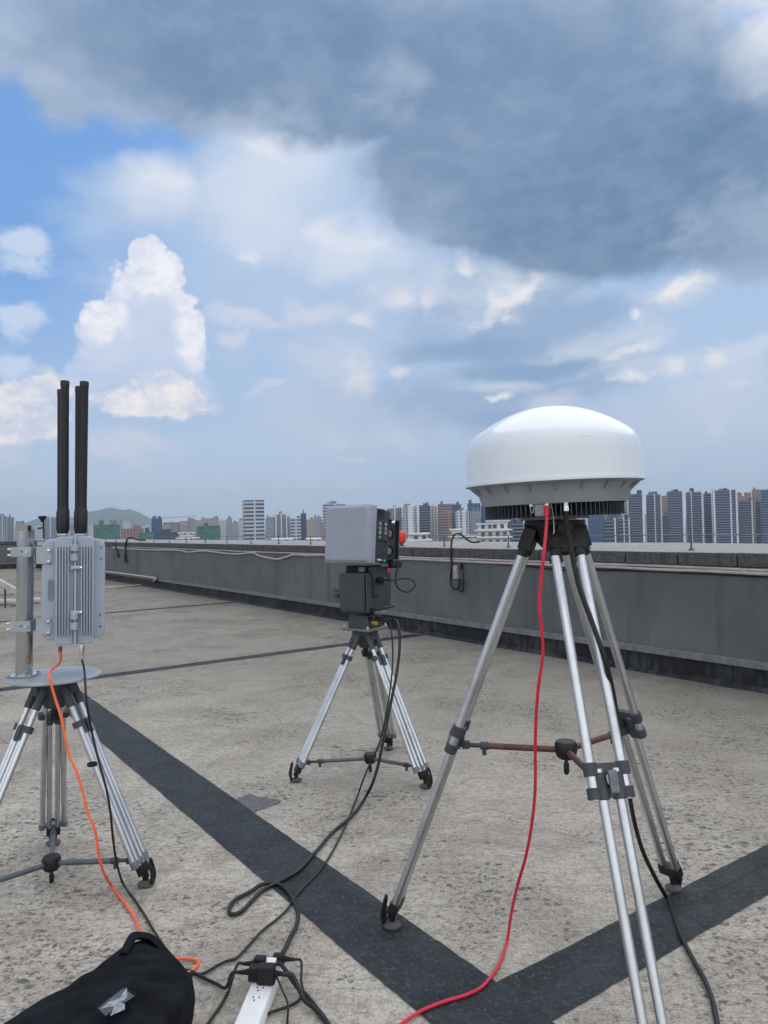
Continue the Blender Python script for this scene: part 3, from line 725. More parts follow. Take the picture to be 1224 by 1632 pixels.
mb = MB(); mb.tube([c1, c1 + Vector((-0.004, 0, -0.022)), c1 + Vector((0.001, 0, -0.036)), c1 + Vector((0.006, 0, -0.020)), c1 + Vector((0.004, 0, 0))], 0.0012, 6); mb.build('ball_chain', M_CHAIN, dome)
# ---------------------------------------------------------------- radar head in the middle
M_COVER = mat('grey radome panel', lin(146, 151, 165), 0.5, var=0.05, vscale=6)
M_HOUSE = mat('dark grey housing', lin(58, 64, 70), 0.5, var=0.10, vscale=10)
M_PANEL = mat('control panel', lin(40, 46, 54), 0.45, var=0.12, vscale=12)
M_WHITE = mat('white mark', lin(205, 208, 212), 0.5)
M_REDP = mat('red plastic', lin(196, 30, 40), 0.4)
M_GREENL = mat('green dot', lin(70, 190, 150), 0.4)
M_YEL = mat('amber plug', lin(206, 150, 40), 0.45)
PSI = R(38)
XA = Vector((math.cos(PSI), -math.sin(PSI), 0)); YA = Vector((math.sin(PSI), math.cos(PSI), 0)); ZA = Vector((0, 0, 1))
O_ = Vector((HEAD_MID.x, HEAD_MID.y, HEAD_MID.z))
RF = frame(O_, XA, YA, ZA)
radar = thing('radar_head', O_, 'dark pan and tilt radar head with a square grey front panel on the middle tripod', 'radar')
# plate on the tripod, plinth
mb = MB(RF); mb.box((0, 0, 0.012), (0.215, 0.20, 0.016)); mb.build('base_plate', M_CASTG, radar, bevel=0.003)
mb = MB(RF); mb.rings([[(-0.080, -0.075, 0.02), (0.080, -0.075, 0.02), (0.080, 0.075, 0.02), (-0.080, 0.075, 0.02)], [(-0.072, -0.068, 0.10), (0.072, -0.068, 0.10), (0.072, 0.068, 0.10), (-0.072, 0.068, 0.10)]])
mb.build('plinth', M_HOUSE, radar, bevel=0.004)
mb = MB(RF)
mb.bm.free()
for x in (-0.095, 0.095):
    for y in (-0.088, 0.088): mb = MB(RF); mb.lathe([(0.010, 0.0215), (0.010, 0.030), (0.006, 0.0301), (0.006, 0.040)], (x, y, 0.0), 8); mb.build('plate_bolt', M_SCREW, radar)
mb = MB(RF); mb.lathe([(0.062, 0.098), (0.062, 0.128)], seg=32); mb.build('turntable', M_BLACK, radar)
# body of the pan unit, with the chamfered back
mb = MB(RF); mb.box((0, -0.02, 0.245), (0.200, 0.215, 0.245)); body = mb.build('body', M_HOUSE, radar, bevel=0.012, seg=3)
mb = MB(RF); mb.box((0, -0.1305, 0.248), (0.186, 0.006, 0.225)); mb.build('front_lid', M_HOUSE, body, bevel=0.004)
mb = MB(RF); mb.prism([(-0.118, 0.135), (0.100, 0.135), (0.116, 0.215), (0.124, 0.42), (-0.02, 0.42), (-0.06, 0.365), (-0.118, 0.365)], 0.0, 0.008)
SM = RF @ Matrix(((0, -1, 0, 0.109), (1, 0, 0, 0), (0, 0, 1, 0), (0, 0, 0, 1)))
mb.bm.free(); mb = MB(SM); mb.prism([(-0.118, 0.128), (0.108, 0.128), (0.124, 0.22), (0.128, 0.40), (-0.085, 0.40), (-0.085, 0.372), (-0.118, 0.365)], -0.010, 0.0)
mb.build('side_plate', M_HOUSE, radar, bevel=0.002)
for x, z in ((-0.09, 0.235), (0.095, 0.24), (-0.095, 0.15), (0.085, 0.155), (-0.035, 0.385), (0.01, 0.387), (0.06, 0.33)): MB(SM).cyl((x, -0.013, z), (x, -0.008, z), 0.005, None, 10).build('side_screw', M_SCREW, radar)
mb = MB(SM); mb.tube([(-0.10, -0.02, 0.385), (-0.075, -0.024, 0.33), (-0.07, -0.022, 0.24), (-0.065, -0.02, 0.225), (-0.01, -0.016, 0.222)], 0.005, 8); mb.build('hose', M_BLACK, radar)
mb = MB(SM); mb.cyl((-0.015, -0.04, 0.318), (-0.015, -0.008, 0.318), 0.017, None, 20); mb.cyl((-0.015, -0.052, 0.318), (-0.015, -0.036, 0.318), 0.021, None, 12); mb.build('round_connector', M_BLACK, radar, bevel=0.002)
mb = MB(SM); mb.cyl((0.035, -0.03, 0.315), (0.035, -0.008, 0.315), 0.019, 0.016, 20); mb.build('cable_gland', M_CASTG, radar)
mb = MB(SM); mb.tube([(-0.085, -0.006, 0.145), (-0.085, -0.04, 0.145), (-0.07, -0.05, 0.145), (0.08, -0.05, 0.150), (0.095, -0.04, 0.150), (0.095, -0.006, 0.150)], 0.010, 10, sub=4); mb.build('carry_handle', M_BLACK, radar)
# yoke between body and dish box
mb = MB(RF); mb.box((0.0, 0.0, 0.385), (0.17, 0.15, 0.05)); mb.box((0.0, -0.07, 0.382), (0.14, 0.02, 0.02)); mb.build('yoke', M_HOLE, radar, bevel=0.003)
mb = MB(RF); mb.box((0.055, -0.085, 0.388), (0.045, 0.012, 0.030)); mb.build('yoke_block', M_CASTG, radar, bevel=0.002)
# dish box, leaning back a little
HF = RF @ Matrix.Translation((-0.012, -0.062, 0.412)) @ Matrix.Rotation(R(-5.5), 4, 'X')
S_ = 0.37
mb = MB(HF)                                                      # front cover with bevelled rim, rounded corners
def rrect(w, h, y, r_, cx=0, cz=0, n=5):
    out = []
    for qx, qz, a0 in ((1, 1, 0), (-1, 1, 90), (-1, -1, 180), (1, -1, 270)):
        for k in range(n + 1):
            a = R(a0 + 90 * k / n); out.append((cx + qx * (w / 2 - r_) + r_ * math.cos(a), y, cz + qz * (h / 2 - r_) + r_ * math.sin(a)))
    return out
cz = 0.190
mb.rings([rrect(S_, 0.366, -0.040, 0.012, 0, cz), rrect(S_ - 0.004, 0.362, -0.088, 0.016, 0, cz), rrect(S_ - 0.034, 0.330, -0.108, 0.022, 0, cz), rrect(S_ - 0.044, 0.320, -0.111, 0.022, 0, cz)])
mb.build('front_cover', M_COVER, radar, angle=22)
mb = MB(HF); mb.box((0.0, 0.005, cz + 0.01), (S_ - 0.02, 0.102, 0.305)); mb.box((0, 0.04, cz + 0.105), (S_ - 0.02, 0.14, 0.105)); hs = mb.build('housing', M_HOUSE, radar, bevel=0.003)
X1 = (S_ - 0.02) / 2
HS = HF @ Matrix(((0, -1, 0, X1), (1, 0, 0, 0), (0, 0, 1, 0), (0, 0, 0, 1)))  # x: towards the back, z: up, -y: out of the side
mb = MB(HS); mb.box((0.020, -0.009, 0.215), (0.120, 0.016, 0.128)); cp = mb.build('control_panel', M_PANEL, radar, bevel=0.002)
mb = MB(HS); mb.box((0.017, -0.009, 0.083), (0.115, 0.016, 0.122)); lp = mb.build('battery_cover', M_PANEL, radar, bevel=0.002)
for i, z in enumerate((0.258, 0.230, 0.203)):
    for x in (-0.012, 0.044):
        mb = MB(HS); mb.lathe([(0.0075, 0), (0.0100, 0), (0.0100, 0.003), (0.0075, 0.003), (0.0075, 0)], (x, -0.017, z), 16, False, False, axis=(0, -1, 0)); mb.build('port_ring', M_WHITE, cp)
MB(HS).cyl((-0.012, -0.020, 0.175), (-0.012, -0.016, 0.175), 0.008, None, 12).build('status_light', M_GREENL, cp)
MB(HS).cyl((0.044, -0.020, 0.173), (0.044, -0.016, 0.173), 0.008, None, 12).build('power_button', M_REDP, cp)
mb = MB(HS)
for k in range(5): mb.box((-0.026 + k * 0.0088, -0.0175, 0.036), (0.0062, 0.001, 0.012 if k % 2 else 0.010))
mb.build('lettering', M_WHITE, lp, smooth=False)
MB(HS).box((0.042, -0.0175, 0.032), (0.014, 0.001, 0.013)).build('sticker', M_GREENL, lp, smooth=False)
# rear frame with two fans
mb = MB(HS)
mb.box((0.132, 0.03, 0.155), (0.100, 0.05, 0.275)); rf = mb.build('rear_frame', M_HOUSE, radar, bevel=0.004)
mb = MB(HS); mb.box((0.180, -0.006, 0.155), (0.008, 0.032, 0.278)); mb.box((0.14, -0.005, 0.289), (0.10, 0.03, 0.010)); mb.build('frame_rail', M_PANEL, rf, bevel=0.002)
for z in (0.205, 0.095):
    mb = MB(HS); mb.lathe([(0.030, 0), (0.038, 0), (0.038, 0.008), (0.030, 0.008), (0.030, 0)], (0.105, 0.0, z), 24, False, False, axis=(0, -1, 0)); fn = mb.build('fan_ring', M_BLACK, radar)
    mb = MB(HS); mb.lathe([(0.022, 0.0), (0.022, 0.006), (0.0, 0.007)], (0.103, 0.0, z), 20, True, False, axis=(0, -1, 0)); mb.build('fan_hub', M_CASTG, radar)
MB(HS).cyl((0.112, -0.012, 0.275), (0.122, -0.030, 0.275), 0.0125, None, 16).build('lock_pin', M_SCREW, radar)
mb = MB(HS); mb.box((0.145, -0.02, 0.018), (0.085, 0.05, 0.055)); mb.cyl((0.17, -0.03, 0.02), (0.20, -0.035, 0.02), 0.011, None, 12); mb.build('plug_housing', M_BLACK, radar, bevel=0.012)
mb = MB(HS); mb.lathe([(0.007, -0.020), (0.009, -0.012), (0.009, 0.003), (0.006, 0.008)], (0.085, -0.022, -0.022), 12); mb.build('red_knob', M_REDP, radar)
# plug sockets at the foot
mb = MB(RF); mb.cyl((0.07, 0.02, 0.075), (0.115, 0.02, 0.072), 0.012, None, 14); mb.cyl((0.07, -0.045, 0.082), (0.10, -0.05, 0.082), 0.010, None, 14); mb.build('cable_port', M_BLACK, radar)
MB(RF).cyl((0.075, -0.02, 0.052), (0.108, -0.02, 0.050), 0.012, None, 12).build('amber_port', M_YEL, radar)
# ---------------------------------------------------------------- antenna box on the left tripod
M_BOXP = mat('blue grey paint', lin(160, 170, 184), 0.45, var=0.05, vscale=7, bump_=0.03, bscale=400)
M_PLATE = mat('galvanised plate', lin(162, 170, 178), 0.5, 0.3, var=0.10, vscale=9)
M_ANT = mat('antenna sleeve', lin(11, 12, 16), 0.5, var=0.2, vscale=10)
M_PINK = mat('red boot', lin(190, 60, 60), 0.5)
YB = HEAD_LEFT.y                                        # plate centre depth
def bx(px, py, d=0.0): return at(px, py, YB + d)
pc = Vector((HEAD_LEFT.x, HEAD_LEFT.y, HEAD_LEFT.z))
ab = thing('antenna_box', pc, 'blue grey ribbed box with four black rod antennas clamped to a steel post', 'antenna unit')
MB().lathe([(0.194, 0.002), (0.198, 0.005), (0.198, 0.012), (0.194, 0.015), (0.0, 0.0151)], pc, 72, True, False).build('round_plate', M_PLATE, ab)
zp = pc.z + 0.015
# steel post
p0 = bx(38, 1079, -0.03); p1 = bx(41, 846, -0.03); p0.z = zp + 0.001
mb = MB(); mb.cyl(p0, p1, 0.0355, None, 48); post = mb.build('post', M_STEEL, ab, angle=50)
mb = MB(); mb.box(p0 + Vector((0, 0, 0.005)), (0.105, 0.10, 0.008))
for sx in (-1, 1):
    for sy in (-1, 1): mb.cyl(p0 + Vector((0.045 * sx, 0.042 * sy, 0.006)), p0 + Vector((0.045 * sx, 0.042 * sy, 0.016)), 0.006, None, 6)
mb.build('post_flange', M_STEEL, post)
# enclosure
bl, br_, bt, bb = bx(66, 860, -0.10), bx(167, 860, -0.10), bx(116, 848, -0.10), bx(114, 1034, -0.10)
cx = (bl.x + br_.x) / 2; wd = br_.x - bl.x; zt, zb = bt.z, bb.z; yf = YB - 0.10; zc = (zt + zb) / 2; hh = zt - zb
yc = yf + 0.13
LEAN = Matrix.Translation((cx, yf, zc)) @ Matrix.Rotation(R(22.0), 4, 'Z') @ Matrix.Rotation(R(1.0), 4, 'Y')
def L(x, y, z): return (x, y, z)
PX = wd / 101.0 * 0.925                                         # metres per picture pixel at the box face
def lx(px): return (px - 116.5) * PX
def lz(py): return (941 - py) * PX
def oct_(x0, x1, z0, z1, y, ch): return [(x0 + ch, y, z0), (x1 - ch, y, z0), (x1, y, z0 + ch), (x1, y, z1 - ch), (x1 - ch, y, z1), (x0 + ch, y, z1), (x0, y, z1 - ch), (x0, y, z0 + ch)]
mb = MB(LEAN); a = (lx(66), lx(167), lz(1026), lz(853))
mb.rings([oct_(*a, 0.02, 0.022), oct_(*a, 0.26, 0.022)]); sh = mb.build('shell', M_BOXP, ab, bevel=0.006, seg=3)
# raised middle with two rib banks
a = (lx(86), lx(150), lz(1034), lz(848))
mb = MB(LEAN); mb.rings([oct_(*a, 0.022, 0.016), oct_(a[0] + .002, a[1] - .002, a[2] + .002, a[3] - .002, -0.006, 0.016)])
mb.rings([oct_(lx(88), lx(147), lz(1030), lz(851), 0.258, 0.016), oct_(lx(88), lx(147), lz(1030), lz(851), 0.285, 0.016)])
mb.build('cover', M_BOXP, ab, bevel=0.004, seg=2)
mb = MB(LEAN)
for px in (89.5, 94, 98.5, 103, 107.5, 128.5, 133, 137.5, 142, 146):
    mb.box((lx(px), -0.013, lz(941)), (0.0052, 0.020, 0.385))
mb.build('cooling_rib', M_BOXP, ab, bevel=0.0018)
# hinge spine and its barrels
mb = MB(LEAN); mb.box((lx(118.5), -0.014, 0), (0.010, 0.018, 0.475)); mb.box((lx(114), -0.010, 0), (0.004, 0.012, 0.44)); mb.box((lx(123), -0.010, 0), (0.004, 0.012, 0.44)); mb.build('hinge_spine', M_BOXP, ab, bevel=0.003)
for z0, z1 in ((lz(862), lz(890)), (lz(978), lz(1008))):
    mb = MB(LEAN); h = abs(z1 - z0) / 2.4
    for z in (z0 - h * 0.5, z1 + h * 0.5): mb.cyl((lx(118), -0.024, z - h * .5), (lx(118), -0.024, z + h * .5), 0.012, None, 16); mb.box((lx(115), -0.012, z), (0.022, 0.022, h))
    mb.build('hinge_barrel', M_BOXP, ab, bevel=0.002)
for py in (902, 978.5):
    mb = MB(LEAN); mb.cyl((lx(114), -0.022, lz(py)), (lx(126), -0.022, lz(py)), 0.0085, None, 14); mb.cyl((lx(114), -0.022, lz(py) - 0.008), (lx(114), -0.022, lz(py) + 0.008), 0.008, None, 14); lt = mb.build('latch', M_BOXP, ab, bevel=0.002)
    MB(LEAN).cyl((lx(126), -0.022, lz(py)), (lx(129.5), -0.022, lz(py)), 0.006, 0.005, 10).build('latch_screw', M_SCREW, lt)
# slot on the left flange
mb = MB(LEAN); sl = []
for i in range(24):
    an = 2 * math.pi * i / 24; sl.append((lx(80) + 0.0105 * math.cos(an), lz(940) + 0.0105 * math.sin(an) + (0.034 if math.sin(an) > 0 else -0.034)))
ol = [(lx(80) + (x - lx(80)) * 1.18, lz(940) + (z - lz(940)) * 1.05) for x, z in sl]
mb.rings([[(x, 0.0205, z) for x, z in ol], [(x, 0.0185, z) for x, z in ol], [(x, 0.0185, z) for x, z in sl], [(x, 0.0195, z) for x, z in sl]], True, True); mb.build('sight_window', mat('slot glass', lin(122, 134, 148), 0.35), ab, angle=25)
for px, py in ((160, 868), (160, 888), (159, 986), (159, 1006)): MB(LEAN).cyl((lx(px), 0.016, lz(py)), (lx(px), 0.021, lz(py)), 0.0035, None, 8).build('screw_hole', M_BLACK, ab)
# brackets: band round the post, plate on the box
for y0, y1, yb0, yb1 in ((872, 887, 866, 895), (988, 1005, 987, 1016)):
    mb = MB(LEAN); mb.box(((lx(57) + lx(81)) / 2, 0.0165, (lz(yb0) + lz(yb1)) / 2), (lx(81) - lx(57), 0.006, lz(yb0) - lz(yb1))); mb.box((lx(57) + 0.003, 0.06, (lz(yb0) + lz(yb1)) / 2), (0.006, 0.085, lz(yb0) - lz(yb1)))
    bk = mb.build('bracket', M_PLATE, ab, bevel=0.0015)
    mb = MB(LEAN)
    for py in (yb0 + 6, yb1 - 4): mb.lathe([(0.0085, 0), (0.0085, 0.003), (0.006, 0.008), (0.0, 0.009)], (lx(76), 0.0135, lz(py)), 12, True, False, axis=(0, -1, 0))
    mb.build('bracket_bolt', M_SCREW, bk)
    zz0, zz1 = bx(38, y1, -0.03).z, bx(38, y0, -0.03).z; c0 = p0 + (p1 - p0) * ((zz0 - p0.z) / (p1.z - p0.z)); zm = (zz0 + zz1) / 2
    mb = MB(); mb.box((c0.x + 0.002, c0.y - 0.041, zm), (0.086, 0.007, zz1 - zz0)); mb.box((c0.x - 0.041, c0.y, zm), (0.007, 0.083, zz1 - zz0)); mb.box((c0.x + 0.002, c0.y + 0.041, zm), (0.13, 0.007, zz1 - zz0)); mb.box((c0.x + 0.043, c0.y - 0.02, zm), (0.007, 0.05, zz1 - zz0))
    cb = mb.build('post_clamp', M_PLATE, ab, bevel=0.002)
    mb = MB()
    for dz in (-0.012, 0.014): mb.cyl((c0.x - 0.062, c0.y - 0.03, zm + dz), (c0.x - 0.04, c0.y - 0.03, zm + dz), 0.0045, None, 10); mb.cyl((c0.x - 0.050, c0.y - 0.03, zm + dz), (c0.x - 0.046, c0.y - 0.03, zm + dz), 0.007, None, 6)
    mb.cyl((c0.x + 0.03, c0.y - 0.052, zm), (c0.x + 0.03, c0.y - 0.044, zm), 0.006, None, 8); mb.build('clamp_bolt', M_SCREW, cb)
    MB().cyl((c0.x + 0.006, c0.y - 0.0455, zm + 0.002), (c0.x + 0.006, c0.y - 0.0443, zm + 0.002), 0.0035, None, 10).build('clamp_hole', M_BLACK, cb)
# four rod antennas, in two rows
for (xt, xb, d, yt, yb) in ((103.5, 102.5, -0.055, 607, 852), (134.5, 131, -0.055, 608, 852), (98.0, 97.5, 0.125, 621, 852), (126.5, 125.5, 0.125, 616, 852)):
    a, b = bx(xb, yb, d), bx(xt, yt, d); dr = (b - a).normalized(); Ln = (b - a).length
    mb = MB(); mb.lathe([(0.012, -0.02), (0.0145, 0.0), (0.0205, 0.022), (0.0215, 0.035), (0.0215, 0.105), (0.0185, 0.112), (0.0175, 0.13), (0.0178, Ln - 0.028), (0.0178, Ln - 0.027)], a, 28, axis=dr)
    an = mb.build('rod_antenna', M_ANT, ab, angle=30)
    MB().lathe([(0.0178, Ln - 0.027), (0.0192, Ln - 0.026), (0.0192, Ln - 0.003), (0.0175, Ln)], a, 28, axis=dr).build('end_cap', M_ANT, an, angle=30)
    MB().lathe([(0.017, -0.006), (0.019, -0.004), (0.019, 0.003), (0.016, 0.005)], a + dr * 0.001, 8, axis=dr).build('collar', M_SCREW, an)
# connectors below, little compass sensor on the post top
q = bx(96, 1034, 0.0); mb = MB(); mb.cyl(q + Vector((0, 0, -0.012)), q + Vector((0, 0, 0.01)), 0.009, None, 12); mb.build('red_boot', M_PINK, ab)
BOXRED = q + Vector((0, 0, -0.012))
q = bx(130, 1031, 0.0); mb = MB(); mb.lathe([(0.009, -0.055), (0.0105, -0.045), (0.0115, -0.02), (0.012, 0.0), (0.010, 0.012)], q, 16); mb.build('cable_port', M_SCREW, ab)
BOXBLK = q + Vector((0, 0, -0.055))
mb = MB(); q = bx(70, 858, 0.14); mb.cyl(q, bx(69, 828, 0.14), 0.004, None, 8); mb.cyl(bx(60, 842, 0.14), bx(70, 841, 0.14), 0.004, None, 8)
mb.lathe([(0.005, -0.012), (0.012, 0.0), (0.018, 0.010), (0.018, 0.016), (0.0, 0.017)], bx(67.5, 828, 0.14), 14, True, False); mb.lathe([(0.008, 0), (0.008, 0.024), (0, 0.025)], bx(47, 846, 0.06), 12, True, False); mb.build('sensor', M_BLACK, ab)
mb = MB(LEAN); mb.box((lx(62), 0.10, lz(861)), (0.026, 0.03, 0.018)); mb.build('sensor_bracket', M_PLATE, ab, bevel=0.002)
# ---------------------------------------------------------------- things on and along the parapet
M_PIPE = mat('plastic conduit', lin(176, 166, 164), 0.5, var=0.16, vscale=4)
M_CABLE = mat('black cable', lin(13, 14, 17), 0.5, var=0.2, vscale=30)
M_WCABLE = mat('white cable', lin(176, 174, 172), 0.55, var=0.15, vscale=6)
M_ROD = mat('galvanised rod', lin(112, 122, 126), 0.4, 0.5, var=0.2, vscale=20)
M_IRON = mat('grey post', lin(66, 72, 74), 0.55, var=0.2, vscale=30)
VF_ = 6.47
def sag(z, u0, u1, seed, amp=0.006, v=VF_ - 0.03, step=0.55):
    q = random.Random(seed); n = int((u1 - u0) / step)
    return [W(u0 + (u1 - u0) * i / n, v + q.uniform(-.003, .003), z + q.uniform(-amp, amp)) for i in range(n + 1)]
for i, (z, r_, u1, v, lb) in enumerate(((1.083, 0.014, 24, VF_ - 0.016, 'thin pale conduit running under the coping, highest of the pair along the parapet'), (1.052, 0.016, 10.6, VF_ - 0.018, 'pale plastic conduit strapped below the coping, lower of the pair along the parapet'))):
    cp_ = MB().tube(sag(z, -6, u1, i, 0.005, v), r_, 8, 3).build('conduit', M_PIPE, label=lb, cat='conduit')
    mb = None
    k = -5.5 + i * 0.4
    while k < u1 - 0.5:
        MB().lathe([(r_ + 0.004, -0.02), (r_ + 0.004, 0.02)], W(k, v, z), 12, axis=UU).build('coupling', M_PIPE, cp_); k += 2.9
MB().tube(sag(1.022, -6, 5.2, 5, 0.008, VF_ - 0.012) + [W(5.8, VF_ - 0.01, 1.0), W(6.3, VF_ - 0.01, 1.028), W(6.75, VF_ - 0.012, 1.035)], 0.009, 8, 3).build('wall_cable', M_CABLE, label='black cable drooping just below the pale conduits on the right part of the parapet', cat='cable')
mb = MB(); pts = []
for px, py in ((178, 873), (230, 876), (283, 877), (300, 880), (325, 878), (360, 882), (380, 883), (402, 881), (415, 886), (440, 891), (455, 888), (468, 884), (490, 885), (518, 885), (550, 886)):
    u, z = wal(px, py, VF_ - 0.02); pts.append(W(u, VF_ - 0.02, z))
mb.tube(pts, 0.017, 8, 5).build('wall_cable', M_WCABLE, label='loose white cable sagging in waves along the left part of the parapet', cat='cable')
# lightning conductor on short posts
lc = thing('lightning_conductor', W(14, 6.76, 1.23), 'thin galvanised lightning conductor rod on short posts along the parapet top', 'lightning rod')
ZT = 1.2312
pz = [(-4 + i * 1.28 + 0.0) for i in range(31)]
shift = 5.59 - pz[min(range(31), key=lambda i: abs(pz[i] - 5.59))]
pz = [p + shift for p in pz]
mb = MB(); mb.tube([W(u, 6.76, ZT + 0.152 + 0.004 * math.sin(u * 3)) for u in pz], 0.0055, 6, 3); mb.build('rod', M_ROD, lc)
for u in pz:
    mb = MB(); mb.lathe([(0.034, 0), (0.032, 0.005), (0.010, 0.022), (0.007, 0.10), (0.007, 0.158), (0.0, 0.160)], W(u, 6.76, ZT), 10, True, False); mb.build('post', M_IRON, lc)
# red beacon
p = at(640, 872, 9.3); uvb = (p.dot(UU), 6.80)
r_ = ray(640, 866); t_ = 6.62 / r_.dot(VV); b = EYE + r_ * t_
bc = thing('beacon_lamp', (b.x, b.y, ZT), 'red warning beacon lamp on the parapet just right of the radar head', 'lamp')
def redlens(n, b_, O):
    n.t.links.new(n.mix(n.noise(O, 30, 2, 0.5), lin(226, 26, 14), lin(252, 62, 34)), b_.inputs['Base Color']); b_.inputs['Roughness'].default_value = 0.25
    b_.inputs['Transmission Weight'].default_value = 0.25
M_LENS = mat('red lens', (0.8, 0.05, 0.03), build=redlens)
mb = MB(); mb.lathe([(0.040, 0.045), (0.062, 0.050), (0.068, 0.095), (0.069, 0.155), (0.060, 0.195), (0.036, 0.215), (0.0, 0.220)], (b.x, b.y, ZT + 0.012), 28, True, False)
mb.build('lens', M_LENS, bc)
mb = MB(); mb.lathe([(0.070, 0.092), (0.071, 0.095), (0.071, 0.100), (0.070, 0.103)], (b.x, b.y, ZT + 0.012), 28); mb.build('lens_band', M_LENS, bc)
mb = MB(); mb.lathe([(0.030, 0.0), (0.030, 0.042), (0.052, 0.048), (0.052, 0.058), (0.03, 0.06)], (b.x, b.y, ZT), 20); mb.box((b.x, b.y, ZT + 0.004), (0.11, 0.06, 0.008), rotz(-TH)); mb.build('lamp_base', M_PAD, bc)
# junction box with its cable loops
def onw(px, py, off=0.0): u, z = wal(px, py, VF_ - off); return W(u, VF_ - off, z)
c = onw(727, 912, 0.03); mR = Matrix((UU, VV, ZA)).transposed()
jb = thing('junction_box', onw(727, 924), 'small grey junction box hung on the parapet with a black cable looped behind it', 'electrical box')
M_JB = mat('grey plastic box', lin(148, 148, 146), 0.5, var=0.12, vscale=30)
mb = MB(); mb.box(c, (0.082, 0.05, 0.175), mR); bx_ = mb.build('box_body', M_JB, jb, bevel=0.006)
mb = MB(); mb.box(c - VV * 0.027 + ZA * 0.052, (0.066, 0.006, 0.058), mR); mb.build('box_lid', M_PIPE, jb, bevel=0.003)
mb = MB(); mb.box(c - VV * 0.026 + Vector((0, 0, -0.02)), (0.014, 0.004, 0.012), mR); mb.build('box_mark', M_YEL, jb)
mb = MB()
mb.tube([onw(px, py, o) for px, py, o in ((766, 863, -0.45), (752, 864, -0.36), (741, 857, -0.22), (733, 851, -0.12), (725, 852, -0.03), (720, 862, 0.03), (719, 885, 0.05), (720, 905, 0.04), (718, 925, 0.03), (720, 936, 0.04), (727, 939, 0.05), (732, 933, 0.05), (733, 922, 0.03))], 0.013, 8, 6)
mb.build('wall_cable', M_CABLE, label='thick black cable arching over the coping down to the small grey junction box', cat='cable')
mb = MB(); mb.tube([onw(px, py, o) for px, py, o in ((736, 898, 0.03), (738, 915, 0.05), (739, 930, 0.05), (737, 942, 0.05), (732, 940, 0.05), (731, 925, 0.03))], 0.011, 8, 6); mb.box(onw(735.5, 903, 0.05), (0.03, 0.03, 0.08), mR)
mb.build('cable_coil', M_CABLE, label='short coil of black cable hanging at the right side of the small junction box', cat='cable')
# the two bundles far along the wall
mb = MB(); mb.tube([onw(px, py, o) for px, py, o in ((232, 861, -0.5), (218, 860, -0.3), (211, 857, -0.1), (205, 858, 0.02), (201, 864, 0.06), (200, 875, 0.05), (201, 888, 0.05), (202, 896, 0.05), (199, 894, 0.04), (199, 882, 0.04))], 0.022, 7, 5); mb.build('wall_cable', M_CABLE, label='black cable looped over the coping far along the wall beside the grey antenna box', cat='cable')
mb = MB(); mb.tube([onw(px, py, o) for px, py, o in ((183, 864, 0.03), (185, 874, 0.05), (188, 881, 0.05), (189, 887, 0.04), (186, 884, 0.05))], 0.022, 7, 5); mb.build('wall_cable', M_CABLE, label='short black cable end hanging on the wall close to the antenna box edge', cat='cable')
# bracket tap behind the radar head
tp = thing('wall_tap', onw(535, 948), 'small dark tap fitting sticking out of the parapet left of the radar head', 'tap')
a = onw(541, 941, 0.0); mb = MB(); mb.cyl(a, a - VV * 0.10, 0.014, None, 10); mb.cyl(a - VV * 0.09 + UU * 0.06, a - VV * 0.09 - UU * 0.06, 0.011, None, 10); mb.cyl(a - VV * 0.09 + ZA * 0.05, a - VV * 0.09, 0.008, None, 8); mb.cyl(a - VV * 0.09 + ZA * 0.05 - UU * .03, a - VV * 0.09 + ZA * 0.05 + UU * .03, 0.006, None, 8); mb.build('tap_body', M_IRON, tp)
mb = MB(); mb.box(onw(536, 949, 0.03), (0.14, 0.06, 0.05), mR); mb.build('tap_block', M_HOUSE, tp, bevel=0.008)
# pale hose bent at the wall foot
mb = MB(); P2 = [gnd(120, 940, 0.02), gnd(170, 937, 0.02), gnd(235, 931.5, 0.02), gnd(243, 930.5, 0.02), onw(246, 925, 0.10), onw(248, 921.5, 0.10), onw(243, 920.5, 0.08), onw(225, 918, 0.06), onw(195, 914, 0.06), onw(160, 910, 0.06)]
mb.tube(P2, 0.026, 8, 5).build('hose', M_WCABLE, label='pale hose lying on the roof and bent back along the foot of the far wall', cat='hose')
# old pipes lying at far left
mb = MB(); a, b_ = gnd(-60, 964, 0.06), gnd(64, 957, 0.06); mb.tube([a + (b_ - a) * (k / 6) + Vector((0, 0, rnd.uniform(-.01, .01))) for k in range(7)], 0.075, 12, 3); pi = mb.build('roof_pipe', M_WCABLE, label='thick whitish insulated pipe lying across the roof behind the steel post', cat='pipe')
for px in (-20, 26): c = gnd(px, 967); MB().box((c.x, c.y + .05, 0.03), (0.2, 0.2, 0.06)).build('pipe_block', M_LEDGE, pi)
rp = thing('roof_pipe', gnd(12, 960), 'slanting pale square duct on thin legs at the far left of the roof', 'pipe')
a, b_ = at(-40, 906, 16.8), at(29, 944, 15.2); d = (b_ - a).normalized(); mb = MB(); mb.rings([[p + o for o in (Vector((0, -.06, -.06)), Vector((0, .06, -.06)), Vector((0, .06, .06)), Vector((0, -.06, .06)))] for p in (a, b_)]); mb.build('duct', M_WCABLE, rp)
for px, py in ((-8, 926), (8, 934)):
    q = at(px, py, 16.8 - (px + 40) / 69 * 1.6); mb = MB(); mb.box((q.x, q.y, q.z / 2), (0.03, 0.03, q.z)); mb.build('leg', M_IRON, rp)
mb = MB(); a, b_ = gnd(-40, 898, 0.35), gnd(29, 896.5, 0.35); mb.tube([W(36.6, -12, 0.33), W(36.6, -4, 0.36), W(36.6, 4.6, 0.34)], 0.06, 8, 3).build('roof_pipe', M_WCABLE, label='long thin white pipe running along the foot of the far end wall', cat='pipe')
